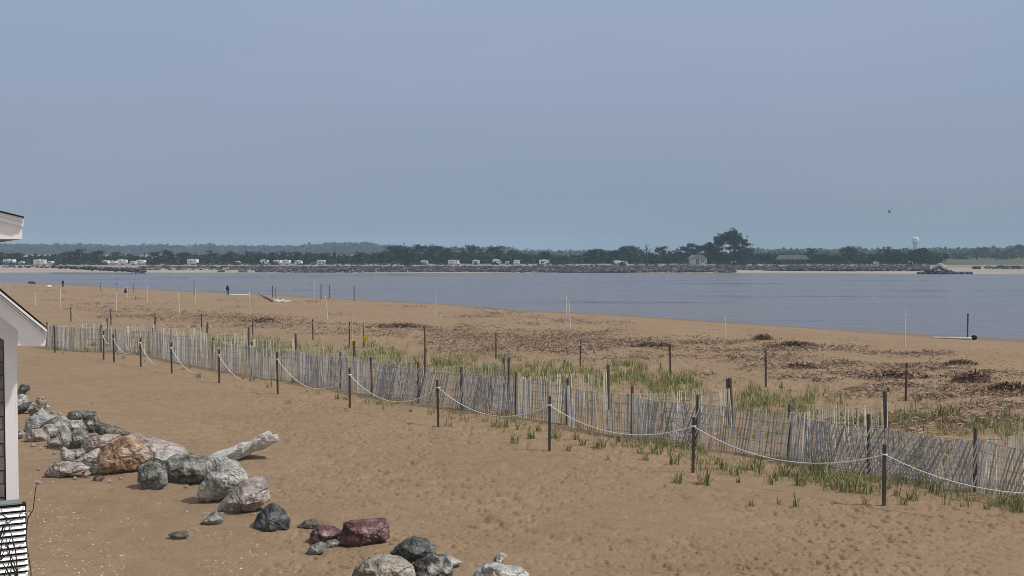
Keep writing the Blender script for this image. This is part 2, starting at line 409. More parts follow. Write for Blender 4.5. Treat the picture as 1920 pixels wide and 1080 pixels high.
for px, py, w, lab in ((415, 509.5, 1.1, 'small dark boulder at the far waterline, the one nearer the left edge'), (456, 509.3, 1.3, 'small dark boulder at the far waterline, right of its twin'),
                 (896, 508.5, .8, 'dark boulder at the far waterline below the white motorhomes'), (1829, 502, .8, 'dark boulder on the pale far beach, left one of two'), (1835, 502, .7, 'dark boulder on the pale far beach, right one of two')):
    Y = 303 if px < 1000 else 300; mb = MB(); p = at(px, py, Y); mb.blob(p, (w, .9, .5 + (px == 896) * .5), px, 8, 5, .2)
    tag(mb.build('boulder', M['r_black']), lab, 'boulder')

# ------------------------------------------------------------------ trees
def clump_tree(seed, kind):
    """unit tree, height 1, crown radius .5: trunk mesh + crown mesh of many leaf-sized faces"""
    r = random.Random(seed); tr = MB(); cr = MB()
    tr.tube([(0, 0, 0), (.01, 0, .35), (-.01, .01, .7), (0, 0, .93)], [.035, .028, .016, .006], 6)
    cl = []
    if kind == 'cone':
        for i in range(46):
            t = r.random() ** .8; z = .10 + .86 * t; w = .47 * (1 - t) ** .75 + .03
            a = r.random() * 6.28; q = w * r.random() ** .45; cl.append((q * math.cos(a), q * math.sin(a), z, .10 * (1.15 - t)))
    elif kind == 'broad':
        for i in range(60):
            t = r.random(); z = .14 + .80 * t; w = .47 * math.sin(math.pi * (.12 + .80 * t) ** .9) ** .55
            a = r.random() * 6.28; q = w * r.random() ** .5; cl.append((q * math.cos(a), q * math.sin(a), z, r.uniform(.075, .13)))
    elif kind == 'lumpy':
        heads = [(r.uniform(-.28, .28), r.uniform(-.28, .28), r.uniform(.66, .93)) for _ in range(5)]
        for i in range(64):
            h = heads[i % 5]; cl.append((h[0] + r.gauss(0, .11), h[1] + r.gauss(0, .11), h[2] - abs(r.gauss(0, .10)) if i % 2 else r.uniform(.12, h[2]), r.uniform(.07, .12)))
    for cx, cy, cz, cs in cl:
        if r.random() < .35: tr.tube([(0, 0, cz * .8), (cx * .6, cy * .6, cz * .93), (cx, cy, cz)], [.009, .006, .003], 4)
        for _ in range(17):
            p = np.array((cx + r.gauss(0, cs * .55), cy + r.gauss(0, cs * .55), cz + r.gauss(0, cs * .34)))
            n = np.array((r.gauss(0, 1), r.gauss(0, 1), r.gauss(0.4, 1))); n /= np.linalg.norm(n)
            u = np.cross(n, (0.3, .2, .9)); u /= np.linalg.norm(u); w = np.cross(n, u); s = cs * r.uniform(.22, .45)
            cr.add([p - u * s, p + w * s * .8, p + u * s * 1.1, p - w * s * .7], [(0, 1, 2, 3)])
    A_ = np.concatenate(cr.v); zt_ = np.percentile(A_[:, 2], 99.3); rt_ = np.percentile(np.hypot(A_[:, 0], A_[:, 1]), 97)
    cr.v = [a_ * np.array((.5 / rt_, .5 / rt_, 1 / zt_)) for a_ in cr.v]; tr.v = [a_ * np.array((.5 / rt_, .5 / rt_, 1 / zt_)) for a_ in tr.v]
    return tr, cr
protos = {}
def proto(kind, i, leaf):
    k = (kind, i, leaf)
    if k not in protos:
        tr, cr = clump_tree(i * 31 + len(kind), kind)
        protos[k] = (tr.mesh('trunk', M['bark']), cr.mesh('crown', M[leaf]))
    return protos[k]
MARKS = [(76, 'white camper at the left end'), (232, 'row of five campers'), (362, 'lone camper beyond the rock jetty'), (530, 'pair of joined white campers'),
         (603, 'boxy white camper'), (851, 'biggest white motorhome'), (1021, 'wide white camper'), (1164, 'motorhome under dark trees'),
         (1311, 'pale green house'), (1368, 'tallest pine'), (1492, 'long low house'), (1716, 'water tower'), (1762, 'pale boulder mound')]
ORD = ['first', 'second', 'third', 'fourth', 'fifth', 'sixth', 'seventh', 'eighth', 'ninth', 'tenth', 'eleventh', 'twelfth']
def ranked(items, marks, fmt, phrase='the '):
    """items: list of (x, payload) -> list of labels, each naming its rank beside the nearest landmark"""
    out = {}; groups = {}
    for i, (x, pl) in enumerate(items):
        m = min(range(len(marks)), key=lambda j: abs(marks[j][0] - x)); side = 'left' if x < marks[m][0] else 'right'
        groups.setdefault((m, side), []).append((abs(x - marks[m][0]), i))
    for (m, side), L in groups.items():
        for k, (_, i) in enumerate(sorted(L)):
            out[i] = fmt(items[i][1], ORD[min(k, 11)], side, phrase + marks[m][1])
    return [out[i] for i in range(len(items))]
near_trees = [(-8, 36, 474), (22, 40, 475), (45, 20, 484), (62, 22, 486), (90, 24, 483), (103, 16, 480), (122, 40, 474), (147, 42, 468), (177, 40, 471), (205, 24, 478), (219, 28, 473), (246, 22, 477), (262, 26, 475),
    (290, 34, 473), (318, 28, 470), (345, 34, 474), (368, 30, 475), (398, 28, 471), (424, 30, 472), (446, 28, 473), (470, 34, 472), (492, 26, 473), (512, 24, 474), (534, 34, 472), (558, 28, 473),
    (580, 28, 474), (604, 24, 475), (630, 28, 472), (652, 24, 473), (676, 34, 473), (702, 28, 475), (722, 22, 472), (738, 36, 462), (762, 30, 464), (780, 34, 460), (812, 40, 461), (836, 32, 466), (854, 28, 464),
    (873, 26, 467), (890, 28, 461), (906, 24, 464), (925, 34, 463), (945, 20, 469), (964, 30, 470), (993, 30, 476), (1022, 34, 473), (1046, 26, 477), (1070, 30, 476), (1088, 20, 478), (1108, 32, 468), (1130, 28, 471),
    (1150, 24, 470), (1164, 30, 464), (1186, 30, 462), (1213, 36, 459), (1236, 24, 463), (1258, 20, 468), (1272, 24, 467), (1290, 34, 458), (1312, 34, 460), (1333, 28, 458), (1402, 30, 466),
    (1420, 16, 470), (1437, 24, 474), (1450, 20, 471), (1521, 24, 467), (1540, 26, 477), (1561, 26, 479), (1588, 26, 463), (1604, 24, 468), (1622, 28, 467), (1645, 26, 470), (1661, 28, 464), (1681, 24, 468), (1694, 26, 465),
    (1712, 22, 470), (1728, 34, 466), (1748, 20, 473), (1633, 12, 484)]
lab = ranked([(t[0], t) for t in near_trees], MARKS, lambda t, o_, s_, m_: f"{'tall' if t[2] < 467 else 'short' if t[2] > 475 else 'dark'} shore tree, {o_} to the {s_} of {m_}")
for i, (px, w, top) in enumerate(near_trees):
    Y = 362 + rnd.uniform(-6, 8) + (4 if w > 26 else 0); base = at(px, 497, Y); base[2] = .78
    h = at(px, top, Y)[2] - base[2]; wd = w * 1.22 * Y / F
    kd = 'cone' if w < 21 else ['broad', 'lumpy', 'broad', 'lumpy', 'cone'][rnd.randrange(5)]
    tm, cm = proto(kd, rnd.randrange(4), 'leaf_a')
    t = empty('pine_tree' if kd == 'cone' else 'shore_tree', base, rnd.random() * 6.28); t.scale = (wd * .98, wd * .98, h * 1.03)
    for nm, me in (('trunk', tm), ('crown', cm)):
        c = bpy.data.objects.new(nm, me); COL.objects.link(c); c.parent = t
    tag(t, lab[i], 'tree', 'trees along the far shore')
far_trees = [(1464, 34, 472), (1484, 30, 471), (1502, 30, 473), (1552, 30, 472), (1572, 26, 473), (1768, 34, 475), (1792, 34, 473), (1812, 30, 473), (1832, 30, 466), (1846, 26, 464), (1868, 32, 468), (1888, 26, 470), (1900, 28, 462), (1916, 30, 460), (1935, 36, 466), (1776, 26, 480), (1804, 24, 482), (1858, 26, 478), (1882, 28, 480)]
lab = ranked([(t[0], t) for t in far_trees], MARKS, lambda t, o_, s_, m_: f"{'tall' if t[2] < 469 else 'low' if t[2] > 476 else 'grey-green'} hazy leafy tree, {o_} to the {s_} of {m_}")
for i, (px, w, top) in enumerate(far_trees):
    Y = 560 + rnd.uniform(-30, 30); base = at(px, 491, Y); base[2] = 1.0
    h = at(px, top, Y)[2] - base[2]; wd = w * 1.25 * Y / F; tm, cm = proto(['broad', 'lumpy'][i % 2], i % 3, 'leaf_b')
    t = empty('leafy_tree', base, rnd.random() * 6.28); t.scale = (wd * .98, wd * .98, h * 1.03)
    for nm, me in (('trunk', tm), ('crown', cm)):
        c = bpy.data.objects.new(nm, me); COL.objects.link(c); c.parent = t
    tag(t, lab[i], 'tree', 'hazy trees farther inland')
# tallest pine group: umbrella-layered, open trunks
def big_pine(px, Y, heads, stems, name, label, boughs=()):
    base = at(px, 497, Y); base[2] = .78; t = empty(name, base); tr = MB(); cr = MB(); r = random.Random(int(px)); s = Y / F
    for (sx, sy, tx, ty) in stems:
        a = np.array(((sx - px) * s, r.uniform(-1, 1), 0)); b = at(tx, ty, Y) - base
        mid = (a + b) / 2 + np.array((r.uniform(-.3, .3), r.uniform(-1, 1), 0)); tr.tube([a, mid, b], [.26, .2, .08], 7)
    for (hx, hy, rx, ry, nn) in heads:
        c = at(hx, hy, Y) - base
        for _ in range(nn):
            g = np.array((r.gauss(0, .42), r.gauss(0, .5), r.gauss(0, .42)))
            p0 = c + g * np.array((rx * s, rx * s, ry * s)); cs = .55
            if r.random() < .08: tr.tube([c - np.array((0, 0, ry * s * .8)), p0], [.07, .03], 4)
            for _ in range(9):
                p = p0 + np.array((r.gauss(0, cs * .6), r.gauss(0, cs * .6), r.gauss(0, cs * .3)))
                n = np.array((r.gauss(0, 1), r.gauss(0, 1), r.gauss(.5, 1))); n /= np.linalg.norm(n)
                u = np.cross(n, (.3, .2, .9)); u /= np.linalg.norm(u); w = np.cross(n, u); q = r.uniform(.12, .28)
                cr.add([p - u * q, p + w * q, p + u * q, p - w * q], [(0, 1, 2, 3)])
    tr.build('trunk', M['bark'], t); cr.build('crown', M['leaf_a'], t); tag(t, label, 'tree', 'tall pines on the far shore')
big_pine(1376, 366, [(1373, 439, 11, 8, 130), (1382, 448, 12, 8, 110), (1366, 446, 9, 8, 80), (1392, 453, 9, 5, 45), (1399, 458, 10, 2.5, 30), (1384, 464, 13, 3, 50), (1375, 456, 13, 4, 60), (1394, 470, 13, 2.5, 50), (1380, 474, 16, 3, 60), (1368, 466, 12, 2.5, 35), (1390, 482, 18, 8, 150), (1372, 486, 18, 7, 130)],
         [(1370, 497, 1372, 438), (1378, 497, 1380, 446), (1384, 497, 1393, 452)], 'tall_pine', 'tallest pine on the far shore, open trunk and layered boughs')
big_pine(1352, 369, [(1356, 444, 7, 6, 60), (1353, 452, 9, 6, 70), (1345, 449, 6, 6, 40), (1347, 458, 8, 4, 50), (1344, 468, 12, 4, 50), (1350, 478, 14, 5, 80), (1345, 486, 18, 8, 150)],
         [(1352, 497, 1356, 442), (1346, 497, 1346, 450)], 'tall_pine', 'second tallest pine, leaning against the left of the tallest pine')
big_pine(1330, 371, [(1330, 458, 5, 4, 40), (1327, 465, 9, 5, 60), (1335, 474, 12, 7, 90), (1326, 484, 14, 8, 120)], [(1330, 497, 1330, 457)], 'tall_pine', 'shorter bushy pine just behind the pale green house roof')
big_pine(1404, 372, [(1402, 470, 6, 5, 50), (1404, 478, 11, 6, 100), (1402, 487, 16, 8, 140)], [(1404, 497, 1402, 466)], 'tall_pine', 'sloping bushy tree at the right foot of the tallest pine')

# undergrowth behind the tree row and the distant wood on the low hills
def wood(name, label, spans, mat, count, Yr, size, seed):
    r = random.Random(seed); cr = MB()
    for _ in range(count):
        x0, x1, ytop = spans[r.randrange(len(spans))]; px = r.uniform(x0, x1); Y = r.uniform(*Yr)
        top = at(px, ytop + 2.2 * float(vnoise(px * .05, Y * .01, seed)) * 2 + 1.2 * r.random(), Y)[2]; z = r.uniform(.7, 1.0) ** .7 * top if r.random() < .7 else r.uniform(0, top)
        c = np.array(((px - 960) / F * Y, Y, z))
        for _ in range(9):
            p = c + np.array((r.gauss(0, size), r.gauss(0, size), r.gauss(0, size * .5)))
            n = np.array((r.gauss(0, 1), r.gauss(-.3, 1), r.gauss(.4, 1))); n /= np.linalg.norm(n)
            u = np.cross(n, (.3, .2, .9)); u /= np.linalg.norm(u); w = np.cross(n, u); q = size * r.uniform(.35, .8)
            cr.add([p - u * q, p + w * q, p + u * q, p - w * q], [(0, 1, 2, 3)])
    tag(cr.build(name, M[mat]), label, 'wood', kind='stuff')
wood('undergrowth', 'dark bushes filling the gaps behind the far shore trees', [(-60, 300, 486), (300, 720, 483), (720, 980, 482), (980, 1100, 485), (1100, 1340, 481), (1340, 1460, 484), (1500, 1580, 487), (1575, 1760, 482)], 'leaf_a', 4200, (378, 398), 1.1, 5)
wood('shore_bushes', 'low dark bushes scattered in front of the campers on the far bank', [(-40, 60, 494), (100, 200, 492), (270, 350, 493), (370, 520, 493.5), (560, 850, 493.5), (860, 1290, 493), (1330, 1460, 492), (1520, 1760, 493)], 'leaf_a', 420, (343, 347), .55, 6)
wood('distant_wood', 'hazy blue-grey wood along the low hills behind the far shore', [(-60, 60, 463), (60, 200, 464), (200, 420, 464.5), (420, 560, 467), (560, 660, 465), (610, 700, 461), (660, 760, 466), (740, 960, 469)], 'leaf_a', 5200, (1150, 1400), 3.0, 9)
wood('distant_wood', 'faint hazy wood low on the skyline behind the inland trees', [(960, 1200, 476), (1400, 1620, 473), (1600, 1980, 474), (1740, 2000, 471)], 'leaf_b', 2600, (800, 900), 2.2, 10)
for px, top, lb in ((10, 457, 'hazy treetop rising above the distant wood by the house eave'), (66, 461, 'small hazy treetop between the two taller ones on the distant hill'), (96, 456, 'tallest hazy treetop on the distant hill left of the jetty')):
    tm, cm = proto('cone', 1, 'leaf_a'); Y = 1140; b = at(px, 490, Y); b[2] = 0; t = empty('hill_tree', b); h = at(px, top, Y)[2]; t.scale = (8, 8, h)
    for nm, me in (('trunk', tm), ('crown', cm)):
        c = bpy.data.objects.new(nm, me); COL.objects.link(c); c.parent = t
    tag(t, lb, 'tree')
# hazy causeway line behind the trees, and water tower
mb = MB(); a = at(965, 472.3, 900); b = at(1100, 472.6, 900)
mb.box(((a[0] + b[0]) / 2, 900, a[2] - .4), (b[0] - a[0], 6, .8))
br = empty('bridge', (a[0], 900, 0)); o = mb.build('deck', M['tower'], br, loc=(-a[0], -900, 0))
for k in range(16):
    mb = MB(); x = (b[0] - a[0]) * (k + .5) / 16; mb.box((x, 0, (a[2] - .8) / 2), (.9, 4, a[2] - .8)); mb.build('pier', M['tower_stem'], br)
tag(br, 'long pale bridge seen faintly between the trees, low on the skyline', 'bridge')
Y = 1250; b = at(1716, 480, Y); t = empty('water_tower', (b[0], Y, 0)); s = Y / F
def lathe(prof, k=20):
    mb = MB(); V = []; Fc = []
    for r_, z in prof:
        for j in range(k): V.append((r_ * math.cos(6.2832 * j / k), r_ * math.sin(6.2832 * j / k), z))
    for i in range(len(prof) - 1):
        for j in range(k): Fc.append((i * k + j, i * k + (j + 1) % k, (i + 1) * k + (j + 1) % k, (i + 1) * k + j))
    Fc.append(tuple(range(k))[::-1]); Fc.append(tuple((len(prof) - 1) * k + j for j in range(k))); mb.add(V, Fc); return mb
zt = at(1716, 444.5, Y)[2]; zm = at(1716, 454.5, Y)[2]
lathe([(3.3 * s * 1.0, 0), (3.6 * s, zm * .5), (4.4 * s, zm - .8), (6.2 * s, zm)]).build('tower_shaft', M['tower_stem'], t)
lathe([(6.2 * s, zm + .02), (6.6 * s, zm + 1), (6.6 * s, zt - 1.6), (5.6 * s, zt - .6), (3 * s, zt), (.2, zt + .1)]).build('tank', M['tower'], t)
tag(t, 'white water tower rising above the trees behind the far shore', 'water tower')

# ------------------------------------------------------------------ campers and far houses
def camper_proto(kind):
    root = empty('camper', (0, -50, -20)); L = {'motorhome': 7.0, 'trailer': 6.0, 'small': 4.2}[kind]
    b = MB()
    if kind == 'motorhome':
        b.prism([(-3.5, .55), (2.3, .55), (3.4, .6), (3.4, 1.35), (2.7, 1.7), (3.1, 2.2), (3.1, 3.0), (-3.4, 3.05), (-3.5, 2.9)], -1.15, 1.15)
    elif kind == 'trailer':
        b.prism([(-3, .6), (2.5, .6), (3, 1.1), (3, 2.2), (2.6, 2.85), (-2.8, 2.9), (-3, 2.6)], -1.1, 1.1)
    else:
        b.prism([(-2.1, .5), (1.8, .5), (2.1, .9), (2.0, 1.8), (1.5, 2.3), (-1.8, 2.35), (-2.1, 2.0)], -1.0, 1.0)
    kid(root, b.build('body', M['camper_white'], root))
    f = -1.16 if kind == 'motorhome' else (-1.11 if kind == 'trailer' else -1.01)
    for x, w in ((-L * .3, .9), (0.1, .8), (L * .27, .7)):
        m = MB(); m.box((x, f, 2.0 if kind != 'small' else 1.65), (w * .75, .04, .4)); kid(root, m.build('window', M['camper_glass'], root))
    m = MB(); m.box((-L * .12, f, 1.45), (.65, .03, 1.6 if kind != 'small' else 1.3)); kid(root, m.build('door', M['camper_grey'], root))
    m = MB(); m.box((0, f - .005, 1.05), (L * .9, .02, .14)); kid(root, m.build('stripe', M['camper_grey'], root))
    m = MB(); m.box((-.4, 0, (3.05 if kind == 'motorhome' else 2.9 if kind == 'trailer' else 2.33) + .12), (.8, .7, .26)); kid(root, m.build('roof_vent', M['camper_white'], root))
    for x in ((-L * .26, L * .36) if kind == 'motorhome' else (-.3, .45)):
        for y in (-1, 1):
            m = MB(); m.tube([(x, y - .1, .36), (x, y + .1, .36)], .36, 12); kid(root, m.build('wheel', M['tyre'], root))
    return root
cp = {k: camper_proto(k) for k in ('motorhome', 'trailer', 'small')}; first = {}
campers = [(18, 'trailer', 22, 'long greyish camper trailer nearest the house eave, left end of the row'), (42, 'small', 10, 'small white pop-up camper between the long grey trailer and a white one'), (76, 'motorhome', 23, 'white motorhome under low trees just left of the far rock jetty'),
    (96, 'small', 9, 'tiny camper at the root of the dark rock jetty'), (199, 'small', 13, 'small white camper, first from the left in the row above the jetty'), (212, 'trailer', 15, 'white camper, second from the left in the row above the jetty'), (230, 'trailer', 18, 'white camper in the middle of the row above the jetty'),
    (250, 'small', 12, 'white camper, second from the right in the row above the jetty'), (265, 'trailer', 16, 'white camper, last on the right in the row above the jetty'), (362, 'trailer', 20, 'lone bright white camper beyond the tip of the jetty'), (446, 'small', 9, 'small camper half hidden by trees above the twin waterline boulders'),
    (496, 'trailer', 17, 'white camper just left of the joined pair'), (521, 'trailer', 15, 'left camper of the joined white pair'), (537, 'trailer', 16, 'right camper of the joined white pair'), (560, 'small', 14, 'white camper with pitched top just right of the joined pair'), (603, 'motorhome', 15, 'boxy white camper standing alone under dark round trees'),
    (796, 'small', 16, 'low white camper left of the biggest motorhome'), (851, 'motorhome', 23, 'biggest white motorhome, below the tall middle trees'), (893, 'small', 15, 'white camper, first to the right of the biggest motorhome'), (931, 'small', 16, 'white camper, second to the right of the biggest motorhome'), (952, 'small', 10, 'tiny white camper between two low ones right of centre'),
    (969, 'trailer', 13, 'white camper in front of the tree beside the faint bridge'), (1021, 'motorhome', 22, 'wide white camper below the faint bridge'), (1158, 'motorhome', 14, 'white motorhome shaded by the dark trees left of the pale house'), (1171, 'small', 12, 'white camper touching the motorhome in the shade of dark trees'),
    (1243, 'small', 9, 'small bright camper roof in the gap left of the pale house'), (1376, 'small', 8, 'tiny camper at the foot of the tallest pine'), (1642, 'small', 9, 'tiny pale camper on the lawn between two dark tree clumps'), (1707, 'small', 6, 'tiny white camper directly below the water tower')]
for px, kd, wpx, lb in campers:
    Y = 349 + rnd.uniform(-3, 4); z = .78; p = at(px, 497, Y); L = {'motorhome': 7.0, 'trailer': 6.0, 'small': 4.2}[kd]
    s = wpx * .9 * Y / F / L; s2 = (s, 1.0, min(.95, max(.5, s * 1.2)) * rnd.uniform(.78, 1.0))
    if px == 1243: p = at(px, 488, 392); z = p[2] - 1.2; p[1] = 392
    if kd not in first: t = cp[kd]; first[kd] = 1; t.location = (p[0], p[1], z); t.scale = s2
    else: t = copy_thing(cp[kd], (p[0], p[1], z), rnd.uniform(-.12, .12), s2)
    tag(t, lb, 'camper', 'campers parked along the far shore')
# pale green house
Y = 345; c = at(1311, 496.5, Y); s = Y / F; t = empty('pale_house', (c[0], Y, .78))
m = MB(); m.box((0, 4, 1.0), (25 * s, 7, 2.0)); m.build('wall', M['house_pale'], t)
m = MB(); m.prism([(-15 * s, 1.95), (-6 * s, 3.0), (7 * s, 3.0), (15 * s, 1.95), (15 * s, 1.85), (-15 * s, 1.85)], 0, 8); m.build('roof', M['house_roof'], t)
for x in (-4.2, -1.2): m = MB(); m.box((x * s, .46, .95), (2.0 * s, .06, 1.6)); m.build('door', M['house_dark'], t)
for x in (5, 9): m = MB(); m.box((x * s, .46, 1.15), (1.6 * s, .06, .6)); m.build('window', M['camper_glass'], t)
for x in (-14, 14): m = MB(); m.box((x * s, .6, .92), (.35, .35, 1.84)); m.build('porch_post', M['house_pale'], t)
tag(t, 'pale green bungalow with a hipped grey roof in front of the tallest pine', 'house')
Y = 352; c = at(1492, 496.5, Y); s = Y / F; t = empty('low_house', (c[0], Y, .78))
m = MB(); m.box((0, 4, .9), (44 * s, 6, 1.8)); m.build('wall', M['house_dark'], t)
m = MB(); m.prism([(-27 * s, 1.6), (-20 * s, 2.9), (18 * s, 2.9), (27 * s, 1.6)], 0, 8); m.build('roof', M['house_roof'], t)
for x in (-12, -4, 6, 14): m = MB(); m.box((x * s, .97, .9), (3 * s, .05, .8)); m.build('window', M['camper_glass'], t)
tag(t, 'long low house with a broad grey roof and dark walls on the far shore', 'house')

# ------------------------------------------------------------------ rocks
def interp_poly(poly, cx, cy, th):
    # ray from centroid at angle th against polygon (star-shaped approx)
    best = 0; dx, dy = math.cos(th), math.sin(th); n = len(poly)
    for i in range(n):
        x1, y1 = poly[i][0] - cx, poly[i][1] - cy; x2, y2 = poly[(i + 1) % n][0] - cx, poly[(i + 1) % n][1] - cy
        ex, ey = x2 - x1, y2 - y1; den = dx * ey - dy * ex
        if abs(den) < 1e-9: continue
        t = (x1 * ey - y1 * ex) / den; u = (x1 * dy - y1 * dx) / den
        if t > 0 and -1e-6 <= u <= 1 + 1e-6: best = max(best, t)
    return best
def rock(poly, mat, label, name='boulder', depth=.8, gy=None, facets=13, seed=None, group='boulders of the rock line in the foreground', cat='rock'):
    seed = seed if seed is not None else int(poly[0][0] * 7 + poly[0][1]); r = random.Random(seed)
    yb = gy or max(p[1] for p in poly)
    g = gp(sum(p[0] for p in poly) / len(poly), yb)
    xs_ = [p[0] for p in poly]; ys_ = [p[1] for p in poly]
    cx = (max(xs_) + min(xs_)) / 2; cy = (max(ys_) + min(ys_)) / 2
    cx = cx * .5 + sum(xs_) / len(xs_) * .5; cy = cy * .5 + sum(ys_) / len(ys_) * .5
    wpx = max(xs_) - min(xs_); hpx = max(ys_) - min(ys_)
    D = depth * .5 * min(wpx, hpx * 1.7) * g[1] / F
    Yc = g[1] + D * .75; s = Yc / F; C = at(cx, cy, Yc)
    nth, nph = 56, 28; V = []
    per = [math.hypot(poly[(i + 1) % len(poly)][0] - p[0], poly[(i + 1) % len(poly)][1] - p[1]) for i, p in enumerate(poly)]
    tot = sum(per); rim = []
    for j in range(nth):
        q_ = tot * j / nth; i = 0
        while q_ > per[i]: q_ -= per[i]; i += 1
        p, p2 = poly[i], poly[(i + 1) % len(poly)]; f = q_ / per[i]
        rim.append(((p[0] + (p2[0] - p[0]) * f - cx) * s, -(p[1] + (p2[1] - p[1]) * f - cy) * s))
    rad = [math.hypot(*q_) for q_ in rim]
    planes = []
    for _ in range(facets):
        n = np.array((r.gauss(0, .9), -abs(r.gauss(.9, .5)), r.gauss(.25, .8))); n /= np.linalg.norm(n); planes.append((n, r.uniform(.60, .88)))
    R0 = np.mean(rad); pw = .72
    for i in range(nph + 1):
        ph = math.pi * i / nph
        for j in range(nth):
            th = math.atan2(-rim[j][1], rim[j][0])
            sp = math.sin(ph) ** pw; cp_ = math.cos(ph)
            x = math.cos(th) * sp; z = -math.sin(th) * sp; y = -cp_ * (abs(cp_) ** -.25 if cp_ else 1)
            u = np.array((x, y, z))
            for n, h in planes:
                dd = u.dot(n) - h
                if dd > 0: u = u - n * dd * .95 * min(1, (1 - sp) / .30) ** .6
            rr_ = rad[j]; p = np.array((u[0] * rr_, u[1] * D, u[2] * rr_)) if sp > .97 else np.array((u[0] * rr_, u[1] * D, u[2] * rr_))
            V.append(p)
    V = np.array(V); W = V / max(R0, .05)
    def n3(a, k): return vnoise(a[:, 0] * k + a[:, 1] * k * .7 + seed % 97, a[:, 2] * k - a[:, 1] * k * .6 + 3, seed % 50)
    nrm = V / (np.linalg.norm(V, axis=1, keepdims=True) + 1e-6)
    V = V + nrm * (R0 * (.08 * n3(W, 2.2) + .10 * n3(W, 5) + .08 * n3(W, 12)))[:, None]
    Fc = []
    for i in range(nph):
        for j in range(nth): Fc.append((i * nth + j, i * nth + (j + 1) % nth, (i + 1) * nth + (j + 1) % nth, (i + 1) * nth + j))
    mb = MB(); mb.add(V, Fc); o = mb.build(name, M[mat], loc=tuple(float(v) for v in C))
    tag(o, label, cat, group); return o
